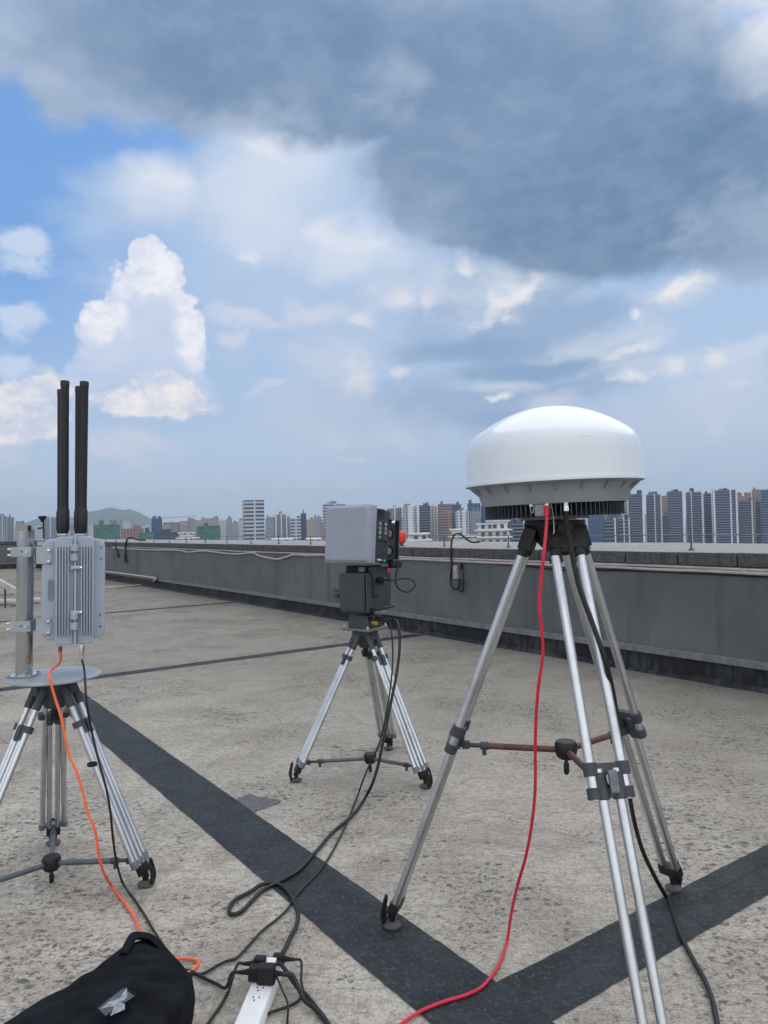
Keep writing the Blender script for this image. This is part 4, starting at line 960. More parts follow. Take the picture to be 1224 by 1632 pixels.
# ---------------------------------------------------------------- loose cables, bag, power strip
M_RCAB = mat('red cable', lin(206, 34, 62), 0.42, var=0.12, vscale=20)
M_OCAB = mat('orange cable', lin(240, 104, 58), 0.45, var=0.10, vscale=20)
def G(px, py, r_): return gnd(px, py, r_ + 0.005)
# red feed of the dome
r_ = 0.0055; yd = PORT['red'].y
pp = [PORT['red'] + Vector((0, 0, -0.02)), at(871, 835, yd - 0.02)]
for px, py, d in ((867, 880, 2.40), (862, 925, 2.41), (860, 965, 2.42), (864, 1010, 2.43), (865, 1045, 2.44), (858, 1095, 2.46), (854, 1150, 2.50), (853, 1205, 2.53), (853, 1255, 2.56), (848, 1310, 2.60), (838, 1365, 2.65), (825, 1410, 2.70), (816, 1450, 2.72)): pp.append(at(px, py, d))
for px, py in ((808, 1500), (797, 1533), (780, 1560), (765, 1575), (742, 1586), (715, 1594), (690, 1603), (668, 1613), (645, 1628), (610, 1655), (560, 1700)): pp.append(G(px, py, r_))
pp += [Vector((-0.45, 1.5, 0.011)), Vector((-0.8, 0.2, 0.011)), Vector((-1.0, -2.0, 0.011))]
MB().tube(pp, r_, 10, 6).build('red_cable', M_RCAB, label='red cable hanging from the dome base down to the dark strip', cat='cable')
MB().cyl(PORT['red'] + Vector((0, 0, -0.05)), PORT['red'] + Vector((0, 0, -0.018)), 0.008, 0.0105, 12).build('cable_boot', M_RCAB, bpy.data.objects['red_cable'])
# black feed of the dome, passing behind the front leg
r_ = 0.0085; pp = [PORT['black'] + Vector((0, 0, -0.035)), at(904, 845, yd - 0.005)]
for px, py, d in ((911, 880, 2.43), (923, 935, 2.42), (943, 990, 2.40), (962, 1045, 2.38), (975, 1095, 2.40), (984, 1150, 2.47), (992, 1205, 2.58), (1001, 1255, 2.72), (1010, 1305, 2.88), (1024, 1355, 2.92), (1045, 1400, 2.95)): pp.append(at(px, py, d))
for px, py in ((1066, 1438), (1085, 1490), (1105, 1530), (1122, 1560), (1134, 1590), (1141, 1620), (1146, 1660), (1150, 1720)): pp.append(G(px, py, r_))
pp += [Vector((0.98, 1.4, 0.0135)), Vector((0.85, 0.2, 0.0135)), Vector((0.4, -2.0, 0.0135))]
MB().tube(pp, r_, 10, 6).build('black_cable', M_CABLE, label='thick black cable falling from the dome base behind the front tripod leg', cat='cable')
# orange feed of the antenna box
r_ = 0.0055; y0 = YB - 0.22
pp = [BOXRED.copy(), at(97, 1048, YB - 0.02), at(94, 1058, YB - 0.08), at(84, 1066, YB - 0.16), at(79, 1075, YB - 0.205), at(80, 1085, y0), at(87, 1110, y0), at(97, 1142, y0 - .01), at(104, 1175, y0 - .02), at(110, 1203, y0 - .03), at(122, 1230, y0 - .04), at(132, 1262, y0 - .05), at(140, 1295, y0 - .06), at(152, 1325, y0 - .07), at(157, 1360, y0 - .06), at(165, 1390, y0 - .02)]
for px, py in ((178, 1412), (192, 1430), (206, 1448), (217, 1468)): pp.append(G(px, py, r_))
pp += [at(222, 1482, 2.80), at(228, 1489, 2.72), at(232, 1500, 2.66)]
MB().tube(pp, r_, 10, 6).build('orange_cable', M_OCAB, label='orange cable dropping from the antenna box past the tripod leg into the black bag', cat='cable')
MB().tube([G(262, 1535, r_), G(284, 1528, r_), G(305, 1528.5, r_), G(314, 1531, r_), G(316, 1536, r_), G(308, 1545, r_), G(300, 1550, r_) , G(280, 1552, r_)], r_, 10, 6).build('orange_cable', M_OCAB, label='short orange cable loop sticking out at the right side of the black bag', cat='cable')
r_ = 0.0048
pp = [BOXBLK.copy(), at(134, 1065, YB - 0.02), at(136, 1090, YB - 0.17), at(138, 1120, YB - 0.21), at(146, 1165, YB - 0.20), at(158, 1215, YB - 0.22), at(170, 1260, YB - 0.24), at(176, 1295, YB - 0.24), at(180, 1335, YB - 0.24), at(186, 1375, YB - 0.20)]
for px, py in ((196, 1408), (213, 1432), (229, 1456), (243, 1480), (258, 1503), (272, 1525)): pp.append(G(px, py, r_))
MB().tube(pp, r_, 8, 6).build('black_cable', M_CABLE, label='thin black cable falling from the antenna box along the tripod leg to the bag', cat='cable')
mb = MB(); a = at(147, 1218, YB - 0.14); mb.lathe([(0.018, -0.006), (0.021, -0.006), (0.021, 0.006), (0.018, 0.006), (0.018, -0.006)], a, 16, False, False); mb.build('cable_tie', M_BLACK, label='black strap tying the thin cable to the right leg of the left tripod', cat='strap')
# radar head leads
hp = RF @ Vector((0.115, 0.02, 0.072)); hq = RF @ Vector((0.10, -0.05, 0.082))
r_ = 0.0085
pp = [hp, at(628, 988, hp.y - .02), at(634, 995, 4.50), at(637, 1015, 4.46), at(636, 1045, 4.42), at(631, 1080, 4.37), at(624, 1115, 4.33), at(616, 1155, 4.28), at(609, 1190, 4.24), at(602, 1222, 4.22), at(593, 1250, 4.20)]
for px, py in ((581, 1273), (568, 1292), (552, 1308), (536, 1321), (522, 1335), (510, 1350), (499, 1362), (488, 1375), (475, 1388), (460, 1397), (446, 1405), (432, 1412), (416, 1421), (399, 1438), (388, 1450), (378, 1456), (369, 1457), (365, 1451), (368, 1441), (378, 1432), (399, 1421), (412, 1412), (425, 1408), (438, 1408), (449, 1412), (461, 1423), (469, 1438), (474, 1450), (475, 1463), (471, 1479), (463, 1493), (457, 1507), (449, 1521), (441, 1532), (433, 1543), (430, 1549)): pp.append(G(px, py, r_))
MB().tube(pp, r_, 8, 5).build('black_cable', M_CABLE, label='thick black cable from the radar head looping on the ground behind the power strip', cat='cable')
r_ = 0.005
pp = [hq, at(618, 990, hq.y - .03), at(624, 1010, 4.46), at(626, 1040, 4.42), at(624, 1080, 4.38), at(617, 1130, 4.33), at(606, 1180, 4.29), at(595, 1207, 4.27), at(587, 1223, 4.26), at(578, 1245, 4.24)]
for px, py in ((572, 1262), (565, 1280), (558, 1299), (550, 1318), (540, 1338), (530, 1357), (516, 1379), (500, 1398), (481, 1417), (469, 1432), (458, 1449), (440, 1466), (416, 1485), (398, 1505), (378, 1526), (368, 1530), (358, 1533), (348, 1538), (336, 1545), (322, 1552), (306, 1552), (290, 1550)): pp.append(G(px, py, r_))
MB().tube(pp, r_, 8, 5).build('black_cable', M_CABLE, label='thin black cable from the radar head wandering across the strip to the bag', cat='cable')
# curled lead on the side of the radar head
yq = (HS @ Vector((0.19, -0.03, 0.02))).y
pp = [HS @ Vector((0.195, -0.035, 0.02)), at(636, 893, yq - .02), at(633, 908, yq - .05), at(630, 922, yq - .07), at(633, 935, yq - .08), at(642, 942, yq - .08), at(652, 943, yq - .07), at(660, 936, yq - .05), at(660, 927, yq - .04), at(652, 922, yq - .04), at(640, 922, yq - .06), at(629, 925, yq - .10), at(620, 924, yq - .14), SM @ Vector((0.035, -0.03, 0.315))]
MB().tube(pp, 0.0062, 8, 8).build('black_cable', M_CABLE, label='short curled black lead looping at the right side of the radar head', cat='cable')

# ---- power strip
A = gnd(434, 1549); B = gnd(398, 1640); ax = (A - B); Ls = ax.length + 0.06; ax.normalize(); pr_ = Vector((ax.y, -ax.x, 0))
SF = frame(A, pr_, -ax, ZA)                              # x to the right, y towards the viewer
SF = SF @ Matrix.Diagonal((1, 1, 1, 1))
M_PSTRIP = mat('white strip plastic', lin(222, 222, 224), 0.4, var=0.04, vscale=14)
ps = thing('power_strip', A - ax * 0.15, 'white power strip lying on the concrete with black plugs in it', 'power strip')
mb = MB(SF); w2 = 0.043
mb.rings([[(-w2, y, 0.002), (w2, y, 0.002), (w2, y, 0.030), (w2 - 0.008, y, 0.042), (-w2 + 0.008, y, 0.042), (-w2, y, 0.030)] for y in (0.0, Ls)])
mb.build('strip_body', M_PSTRIP, ps, bevel=0.003)
for y in (0.105, 0.165, 0.215):
    mb = MB(SF); mb.box((0, y, 0.0425), (0.046, 0.044, 0.002)); so = mb.build('socket', M_PSTRIP, ps, bevel=0.001)
    for x, yy in ((-0.011, y - 0.006), (0.009, y - 0.006), (-0.004, y + 0.010)): MB(SF).box((x, yy, 0.0437), (0.004, 0.008, 0.0012)).build('slot', M_HOLE, so, smooth=False)
MB(SF).box((0.004, 0.050, 0.056), (0.042, 0.036, 0.028)).build('adapter_cube', M_PSTRIP, ps, bevel=0.003)
def plug(label, x, y, w, l, h, z0, path, r_, out, cat='plug'):
    """plug body with its strain relief and lead"""
    o = thing('power_plug', SF @ Vector((x, y, 0.044)), label, cat, 'black plugs in the white power strip')
    mb = MB(SF); mb.rings([[(x - w / 2, y - l / 2, z0), (x + w / 2, y - l / 2, z0), (x + w / 2, y + l / 2, z0), (x - w / 2, y + l / 2, z0)], [(x - w / 2 * .9, y - l / 2 * .9, z0 + h), (x + w / 2 * .9, y - l / 2 * .9, z0 + h), (x + w / 2 * .9, y + l / 2 * .9, z0 + h), (x - w / 2 * .9, y + l / 2 * .9, z0 + h)]])
    mb.build('plug_body', M_RUBBER, o, bevel=0.006, seg=3)
    s0 = SF @ Vector((x + out * w * 0.40, y, z0 + h * 0.55)); s1 = SF @ Vector((x + out * (w * 0.5 + 0.034), y, z0 + h * 0.5))
    mb = MB(); n = 7
    mb.rings([[p for p in ring] for ring in [[s0 + (s1 - s0) * t + Vector((0, 0, 1)) * math.sin(a) * rr + pr_.cross(ZA) * math.cos(a) * rr for a in (2 * math.pi * k / 10 for k in range(10))] for t, rr in [(i / 14, (0.0115 - 0.005 * i / 14) * (1.0 if i % 2 else 0.82)) for i in range(15)]]])
    mb.build('strain_relief', M_RUBBER, o, angle=20)
    dl = (s1 - s0).normalized(); MB().tube([s1 - (s1 - s0) * 0.25, s1, s1 + dl * 0.025 + Vector((0, 0, -0.004))] + path(s1), r_, 8, 6).build('lead', M_CABLE, o)
    return o
plug('black plug at the far end of the power strip, lead curling right', 0.026, 0.012, 0.042, 0.030, 0.036, 0.034, lambda s: [G(480, 1562, .02), G(483, 1580, .005), G(478, 1592, .005), G(466, 1601, .005), G(448, 1608, .005), G(430, 1614, .005), G(418, 1622, .005)], 0.0045, 1)
plug('black plug on the left rear of the power strip, lead running down left', -0.026, 0.062, 0.044, 0.034, 0.052, 0.036, lambda s: [G(365, 1578, .02), G(359, 1590, .005), G(350, 1605, .005), G(338, 1622, .005), G(325, 1640, .005), G(310, 1660, .005), Vector((-0.8, 1.6, .01)), Vector((-1.1, -2.0, .01))], 0.0048, -1)
plug('large flat black adapter block across the middle of the power strip', 0.014, 0.132, 0.060, 0.042, 0.058, 0.044, lambda s: [G(484, 1592, .035), G(500, 1605, .012), G(514, 1622, .009), G(526, 1640, .009), G(540, 1670, .009), Vector((0.02, 1.6, .014)), Vector((0.2, -2.0, .014))], 0.0075, 1, 'adapter')
plug('black plug left of the flat adapter block, lead going up to the bag', -0.030, 0.118, 0.040, 0.038, 0.046, 0.044, lambda s: [G(360, 1574, .02), G(345, 1568, .006), G(330, 1561, .006), G(318, 1555, .006), G(304, 1548, .006), G(290, 1545, .006)], 0.0055, -1)
MB().tube([SF @ Vector((0.020, 0.050, 0.055)), SF @ Vector((0.045, 0.050, 0.055)), G(472, 1571, .03), G(488, 1586, .012), G(504, 1606, .008), G(518, 1624, .008), G(530, 1645, .008), G(545, 1672, .008), Vector((0.06, 1.7, .013)), Vector((0.3, -2.0, .013))], 0.0075, 8, 6).build('black_cable', M_CABLE, label='thick black lead leaving the white cube of the power strip towards the lower right', cat='cable')
MB().tube([SF @ Vector((0.040, 0.125, 0.075)), at(452, 1583, 2.41), at(457, 1594, 2.38), at(459, 1608, 2.34), G(458, 1625, .004), G(455, 1650, .004), Vector((-0.32, 1.7, .009)), Vector((-0.3, -2.0, .009))], 0.0035, 8, 6).build('black_cable', M_CABLE, label='very thin black wire hanging down right of the flat adapter block', cat='cable')

# ---- black carrying bag
def cloth(n, b, O):
    t = n.t; w = n.noise(O, 260, 2, 0.5); f = n.noise(n.mapping(O, scale=(1, 2.5, 1)), 7, 5, 0.6); du = n.noise(O, 30, 5, 0.7)
    c = n.mix(n.ramp(f, 0.35, 0.7), lin(13, 15, 19), lin(28, 31, 38))
    c = n.mix(n.ramp(du, 0.60, 0.80, 0, 0.35), c, lin(60, 62, 66))
    t.links.new(c, b.inputs['Base Color']); b.inputs['Roughness'].default_value = 0.88; b.inputs['Specular IOR Level'].default_value = 0.15
    bp = n.new('ShaderNodeBump'); bp.inputs['Strength'].default_value = 0.5; bp.inputs['Distance'].default_value = 0.01
    n.put(bp.inputs['Height'], n.m('ADD', n.m('MULTIPLY', f, 1.6), n.m('MULTIPLY', w, 0.25))); t.links.new(bp.outputs[0], b.inputs['Normal'])
M_BAG = mat('black nylon', (0.02, 0.02, 0.02), build=cloth)
ZB = 0.17
# top outline of the bag at height ~ZB, and the matching footprint
bag = thing('bag', gnd(180, 1640), 'limp black fabric bag with a clear label window in front of the left tripod', 'bag')
from mathutils import noise as mn
rows = []                                                 # sections from the closed tail (lower left) to the mouth (right)
S0 = [ # back edge px, front edge px, height back, height front
 ((-60, 1668), (-10, 1790), 0.05, 0.04), ((5, 1630), (70, 1745), 0.08, 0.09), ((40, 1606), (130, 1712), 0.11, 0.13), ((90, 1577), (185, 1682), 0.14, 0.15), ((140, 1545), (232, 1650), 0.16, 0.165), ((176, 1522), (262, 1622), 0.17, 0.165), ((202, 1503), (286, 1598), 0.18, 0.16), ((226, 1493), (303, 1572), 0.18, 0.145), ((246, 1494), (307, 1560), 0.165, 0.125)]
NB = 26
mb = MB(); rings = []
for k in range(len(S0) * 4 - 3):
    i = min(k // 4, len(S0) - 2); f = (k - i * 4) / 4
    a0, a1 = S0[i], S0[i + 1]; lp_ = lambda p, q: p + (q - p) * f
    hb_, hf_ = lp_(a0[2], a1[2]), lp_(a0[3], a1[3])
    bk_ = gnd(lp_(a0[0][0], a1[0][0]), lp_(a0[0][1], a1[0][1]), hb_); fr = gnd(lp_(a0[1][0], a1[1][0]), lp_(a0[1][1], a1[1][1]), hf_)
    wv = (fr - bk_); wv.z = 0; wd_ = wv.length; wv.normalize(); ring = []
    for j in range(NB):                                    # closed section: top from back to front, round the front, underneath
        t = j / NB
        if t < 0.5:
            q = t / 0.5; z = hb_ + (hf_ - hb_) * q + 0.018 * math.sin(math.pi * q) ; p = bk_ + wv * (wd_ * q)
        elif t < 0.70:
            q = (t - 0.5) / 0.20; z = hf_ * (1 - q) ; p = fr + wv * (0.030 * math.sin(math.pi * q) - 0.02 * q)
        elif t < 0.84:
            q = (t - 0.70) / 0.14; z = 0.0; p = fr + (bk_ - fr) * (q * 0.98 + 0.01)
        else:
            q = (t - 0.84) / 0.16; z = hb_ * q; p = bk_ - wv * (0.030 * math.sin(math.pi * q) + 0.01 * (1 - q))
        p = Vector((p.x, p.y, z))
        nz = mn.noise(p * 7) * 0.014 + mn.noise(p * 18) * 0.006 - 0.014 * max(0, 1 - abs(mn.noise(Vector((p.x * 5 + 3, p.y * 5, 0)))) * 9)
        if z > 0.01: p += Vector((0, 0, nz)) + wv * (mn.noise(p * 9 + Vector((3, 1, 7))) * 0.010)
        p.z = max(p.z, 0.003); ring.append(p)
    rings.append(ring)
mb.rings(rings); bagb = mb.build('bag_body', M_BAG, bag, angle=80)
md = bagb.modifiers.new('Subdivision', 'SUBSURF'); md.levels = 1; md.render_levels = 2
def shell(name, pts_rows, th, parent, m=M_BAG):
    """a cloth sheet through rows of points, with thickness"""
    mb = MB(); R0 = [[mb._v(p) for p in r] for r in pts_rows]
    for a, b in zip(R0, R0[1:]):
        for i in range(len(a) - 1): mb.bm.faces.new([a[i], a[i + 1], b[i + 1], b[i]])
    o = mb.build(name, m, parent, angle=80)
    s_ = o.modifiers.new('Solidify', 'SOLIDIFY'); s_.thickness = th; s_.offset = 0
    u_ = o.modifiers.new('Subdivision', 'SUBSURF'); u_.levels = 1; u_.render_levels = 2
    return o
# turned-up mouth flap at the far corner, along the rear right edge
shell('bag_flap', [[gnd(186, 1530, .165), gnd(196, 1512, .17), gnd(208, 1500, .175), gnd(224, 1498, .175), gnd(240, 1499, .17), gnd(252, 1510, .155), gnd(266, 1527, .14), gnd(284, 1546, .125), gnd(298, 1562, .115)],
    [gnd(190, 1522, .185), gnd(200, 1500, .20), gnd(208, 1486, .205), gnd(226, 1488, .20), gnd(241, 1488, .195), gnd(256, 1502, .175), gnd(271, 1519, .158), gnd(290, 1540, .14), gnd(303, 1555, .126)],
    [gnd(193, 1518, .195), gnd(203, 1492, .215), gnd(211, 1482, .22), gnd(228, 1484, .21), gnd(242, 1485, .205), gnd(258, 1501, .18), gnd(273, 1518, .16), gnd(292, 1539, .142), gnd(305, 1555, .128)],
    [gnd(203, 1524, .19), gnd(214, 1502, .198), gnd(221, 1494, .20), gnd(230, 1496, .198), gnd(240, 1498, .193), gnd(252, 1511, .174), gnd(266, 1527, .156), gnd(284, 1547, .138), gnd(298, 1562, .124)]], 0.004, bagb)
# piping and zip along the front edge, zip pull
mb = MB(); mb.tube([gnd(303, 1556, .13), gnd(305, 1572, .125), gnd(297, 1590, .13), gnd(280, 1604, .135), gnd(250, 1628, .14), gnd(210, 1662, .14), gnd(160, 1705, .13)], 0.005, 8, 6); mb.build('piping', M_BAG, bagb)
mb = MB(); mb.tube([gnd(285, 1594, .09), gnd(289, 1602, .07), gnd(291, 1608, .06)], 0.007, 6); mb.build('zip_pull', M_RUBBER, bagb)
mb = MB(); mb.tube([gnd(240, 1590, .172), gnd(262, 1580, .165), gnd(285, 1573, .15), gnd(303, 1560, .135)], 0.004, 6, 6); mb.build('seam', M_BAG, bagb)
# label window
def clear(n, b, O):
    n.t.links.new(n.mix(n.noise(O, 26, 3, 0.6), lin(52, 58, 64), lin(96, 102, 108)), b.inputs['Base Color']); b.inputs['Roughness'].default_value = 0.12
    bp = n.new('ShaderNodeBump'); bp.inputs['Strength'].default_value = 0.6; bp.inputs['Distance'].default_value = 0.006
    n.put(bp.inputs['Height'], n.noise(O, 22, 3, 0.6)); n.t.links.new(bp.outputs[0], b.inputs['Normal'])
M_CLEAR = mat('clear vinyl', (0.1, 0.1, 0.1), build=clear)
M_PAPER = mat('torn paper', lin(140, 143, 150), 0.5, var=0.35, vscale=70)
HW = 0.196
def quad(name, pts, z, m, parent, th=0.002):
    mb = MB(); mb.rings([[gnd(x, y, z) for x, y in pts], [gnd(x, y, z) + Vector((0, 0, th)) for x, y in pts]]); return mb.build(name, m, parent, smooth=False)
wn = quad('label_window', [(150, 1606), (168, 1624), (219, 1586), (196, 1571)], HW, M_BAG, bagb, 0.003)
quad('clear_pane', [(156, 1607), (168, 1619), (214, 1588), (197, 1575)], HW + 0.003, M_CLEAR, wn, 0.001)
quad('paper', [(160, 1608), (176, 1596), (190, 1592), (202, 1574), (203, 1590), (192, 1598), (199, 1601), (199, 1609), (176, 1619), (182, 1604), (168, 1606)], HW + 0.0045, M_PAPER, wn, 0.0006)
# ---------------------------------------------------------------- the city beyond the parapet
def facade(name, wallc, glassc, bw, bh, mortar, off=0.0, rough=0.25, vbands=0.0):
    def f(n, b, O):
        t = n.t; x, y, z = n.sep(O)
        g = n.new('ShaderNodeTexBrick'); g.offset = off; g.squash = 1.0
        t.links.new(n.comb(n.m('ADD', x, y), n.m('ADD', z, 0.0), 0.0), g.inputs['Vector'])
        g.inputs['Scale'].default_value = 1.0; g.inputs['Brick Width'].default_value = bw; g.inputs['Row Height'].default_value = bh
        g.inputs['Mortar Size'].default_value = mortar; g.inputs['Mortar Smooth'].default_value = 0.1
        g.inputs['Color1'].default_value = lin(*glassc) + (1,); g.inputs['Color2'].default_value = tuple(c * 1.7 for c in lin(*glassc)) + (1,); g.inputs['Mortar'].default_value = lin(*wallc) + (1,)
        g.inputs['Bias'].default_value = -0.2
        dirt = n.noise(n.mapping(O, scale=(1, 1, 0.2)), 0.12, 3, 0.6)
        c = n.mix(n.ramp(dirt, 0.45, 0.75, 0, 0.3), g.outputs['Color'], tuple(c * 0.6 for c in lin(*wallc)))
        t.links.new(c, b.inputs['Base Color'])
        t.links.new(n.m('MULTIPLY_ADD', g.outputs['Fac'], 0.6, rough), b.inputs['Roughness'])
    return mat(name, (0.3, 0.3, 0.3), build=f)
F_NAVY = facade('navy glazed facade', (58, 76, 108), (14, 28, 60), 3.2, 3.1, 0.14)
F_BLUE = facade('blue curtain wall', (66, 94, 130), (28, 56, 96), 2.0, 3.6, 0.14, rough=0.15)
F_BEIGE = facade('beige flats', (168, 152, 138), (70, 72, 80), 3.0, 3.0, 0.85)
F_GREY = facade('grey flats', (150, 154, 160), (58, 66, 80), 2.8, 3.0, 0.75)
F_WHITE = facade('white flats', (196, 198, 202), (70, 82, 98), 3.4, 3.0, 0.85)
F_BROWN = facade('brown flats', (140, 112, 98), (68, 60, 62), 3.0, 3.0, 0.9)
F_DARK = facade('slate flats', (66, 74, 88), (26, 34, 48), 3.0, 3.0, 0.5)
F_PINK = facade('pinkish shell', (150, 118, 112), (80, 70, 74), 4.0, 3.2, 0.8)
F_NET = facade('green netting', (70, 116, 108), (56, 98, 92), 6.0, 3.2, 0.18, rough=0.6)
F_BAND = facade('banded glass', (186, 190, 196), (40, 62, 96), 60.0, 3.9, 1.0)
F_LOW = facade('white terraces', (206, 206, 202), (66, 72, 80), 3.2, 3.4, 0.8)
M_PIER = mat('pale concrete pier', lin(220, 222, 226), 0.7, var=0.08, vscale=0.2)
M_BALC = mat('balcony edge', lin(140, 153, 176), 0.6, var=0.08, vscale=0.2)
M_ROOF = mat('roof plant', lin(120, 124, 130), 0.8, var=0.15, vscale=0.2)
M_CRANEY = mat('crane yellow', lin(196, 140, 60), 0.6)
M_CRANER = mat('crane red', lin(150, 70, 66), 0.6)
CITY = 'city buildings along the horizon'
rc = random.Random(11)
def block(x0, x1, ytop, d, fm, label, yaw=0.0, style='flat', dep=None, piers=(), steps=None, cat='apartment tower', name='apartment_tower', roof=True):
    """a building seen between two picture columns, d metres away"""
    xm = (x0 + x1) / 2; c = at(xm, ytop, d); az_ = math.atan2(c.x, c.y)
    Wd = (x1 - x0) / FPX * d * math.cos(az_); dep = dep or min(max(Wd * 0.7, 10), 18); a = abs(R(yaw))
    w = max((Wd - dep * math.sin(a)) / math.cos(a), Wd * 0.6)
    root = thing(name, (c.x, c.y, -46), label, cat, CITY); root.rotation_euler.z = -az_ + R(yaw)
    ORIGIN[root.name] = Vector(); H = c.z + 46
    mb = MB()
    if steps:                                            # stepped top: (fraction from, to, height drop)
        for f0, f1, dz in steps: mb.box(((f0 + f1 - 1) / 2 * w, dep / 2, (H - dz) / 2), ((f1 - f0) * w, dep * (1 - 0.004 * len(mb.bm.verts)), H - dz))
    else: mb.box((0, dep / 2, H / 2), (w, dep, H))
    mb.build('wall', fm, root, smooth=False)
    if roof:
        for k in range(rc.randint(1, 3)):
            rw = w * rc.uniform(0.15, 0.35); rx = rc.uniform(-0.32, 0.32) * w; rh = rc.uniform(2.0, 5.0)
            dz = 0
            if steps:
                for f0, f1, q in steps:
                    if f0 - .5 <= rx / w <= f1 - .5: dz = q
            MB().box((rx, dep * 0.5, H - dz + rh / 2), (rw, dep * 0.4, rh)).build('roof_plant', M_ROOF if k else fm, root, smooth=False)
    if style == 'tower':
        fl = 3.05; z = H - 1.4; vis = H - (c.z - at(xm, 868, d).z) ; first = None; segs = []
        edges = sorted([-w / 2] + [(p - .5) * w for p, pw_ in piers for p in (p,)] + [w / 2])
        for p, pw_ in piers:
            MB().box(((p - .5) * w, dep / 2 - 0.6, (H + 1.2) / 2), (pw_ * w, dep + 0.9, H + 1.2)).build('pier', M_PIER, root, smooth=False)
        n = 0
        while z > max(vis - 6, 2) and n < 60:
            if first is None:
                mb = MB()
                for e0, e1 in zip(edges, edges[1:]):
                    if e1 - e0 > 1.2: mb.box(((e0 + e1) / 2, -0.55, 0), (e1 - e0 - 0.5, 1.1, 0.62))
                first = mb.build('balcony', M_BALC, root, smooth=False); first.location.z = z
            else:
                o = first.copy(); C.objects.link(o); o.location.z = z
            z -= fl; n += 1
    return root
# right hand row of tall navy towers
block(1002, 1027, 787, 900, F_NAVY, 'navy glazed tower with pale right edge, closest tall tower right of the dome', 6, 'tower', piers=((0.93, 0.14),))
block(1030, 1055, 788, 925, F_NAVY, 'navy tower with two pale strips, second tall one right of the dome', 6, 'tower', piers=((0.52, 0.07), (0.95, 0.10)))
block(1056, 1064, 822, 800, F_DARK, 'narrow low slate block squeezed between two navy towers', 0)
block(1054, 1066, 790, 1250, F_BROWN, 'brown tower peeping out between two tall navy towers', 0)
block(1063, 1091, 783, 905, F_NAVY, 'wide navy tower with bare left edge, third from the dome', 6, 'tower', piers=((0.94, 0.12),))
block(1093, 1121, 784, 930, F_NAVY, 'navy tower with a beige patch at its foot and pale edge, fourth from the dome', 6, 'tower', piers=((0.28, 0.05), (0.95, 0.10)))
block(1121, 1134, 786, 960, F_NAVY, 'slim navy tower attached left of the broadest navy tower', 6, 'tower')
block(1135, 1176, 781, 910, F_NAVY, 'broadest navy tower with a white windowed strip down its right side', 6, 'tower', piers=((0.03, 0.07), (0.72, 0.06), (0.96, 0.07)))
block(1172, 1197, 785, 1300, F_BROWN, 'brown tower pair rising behind the gap near the right edge', 0, steps=((0, 0.42, 1.5), (0.42, 0.55, 6), (0.55, 1, 0)))
block(1176, 1202, 798, 915, F_NAVY, 'shorter navy block with pale strip standing right of the broadest tower', 6, 'tower', piers=((0.88, 0.10),))
block(1198, 1212, 780, 1320, F_BROWN, 'tall brown tower behind the last navy tower at right edge', 0)
block(1203, 1212, 799, 930, F_NAVY, 'thin short navy block beside the last tower at right edge', 4, 'tower')
block(1211, 1246, 780, 895, F_NAVY, 'navy tower cut off by the right edge of the picture', 6, 'tower', piers=((0.42, 0.06),))
block(961, 982, 828, 640, F_DARK, 'low slate block with pale balconies below the dome, left one of two', 6, 'tower', piers=((0.94, 0.1),))
block(984, 1004, 827, 660, F_DARK, 'low slate block with central white strip, right one of the pair below dome', 6, 'tower', piers=((0.5, 0.08), (0.95, 0.09)))
block(936, 962, 797, 1150, F_BLUE, 'blue glass office tower right below the dome base', 0)
block(963, 990, 799, 1180, F_BLUE, 'blue glass office slab beside the pale tower right of the dome post', 4)
block(990, 1003, 797, 1200, F_WHITE, 'thin pale tower just left of the tall navy row', 0)
block(905, 936, 846, 560, F_WHITE, 'small pale block hidden behind the top of the tall tripod', 0)
block(860, 906, 836, 700, F_NAVY, 'dark block seen through the legs at the top of the tall tripod', 5, 'tower', piers=((0.4, 0.06),))
# middle cluster
block(617, 641, 809, 860, F_GREY, 'grey slab behind the red beacon and the radar head', 6, 'tower', piers=((0.5, 0.10),), steps=((0, .5, 1.0), (.5, 1, 0)))
block(642, 668, 807, 840, F_WHITE, 'tower with broad white end wall right of the red beacon', 6, 'tower', piers=((0.45, 0.35), (0.93, 0.12)))
block(668, 686, 805, 870, F_DARK, 'slate tower with two roof boxes, left half of the pair', 4, 'tower')
block(686, 697, 806, 880, F_WHITE, 'white end tower joined to the slate tower near the yellow crane', 0)
block(698, 721, 803, 850, F_BROWN, 'brown grey tower directly behind the yellow crane', 5, 'tower')
block(720, 735, 804, 1000, F_BLUE, 'blue glass tower peeping up behind the yellow crane', 0)
block(726, 748, 815, 820, F_WHITE, 'white tower with dark window strip right of the yellow crane', 5, 'tower', piers=((0.2, 0.12), (0.6, 0.25)))
block(745, 766, 802, 960, F_BLUE, 'tallest blue office tower between the yellow crane and the dome', 5)
block(749, 765, 814, 900, F_GREY, 'pale grey block in front of the tallest blue office tower', 0)
block(766, 779, 805, 970, F_BLUE, 'blue office tower touching the left rim of the dome', 0)
block(779, 803, 815, 1050, F_BLUE, 'lower blue glass block under the left rim of the dome', 4)
block(803, 830, 816, 1080, F_BLUE, 'blue glass block further right under the dome fins', 0)
block(814, 834, 833, 620, F_NAVY, 'dark navy block just left of the tall tripod head', 5, 'tower')
block(829, 862, 816, 760, F_NAVY, 'navy tower with white strips behind the tall tripod head', 5, 'tower', piers=((0.15, 0.07), (0.3, 0.05)))
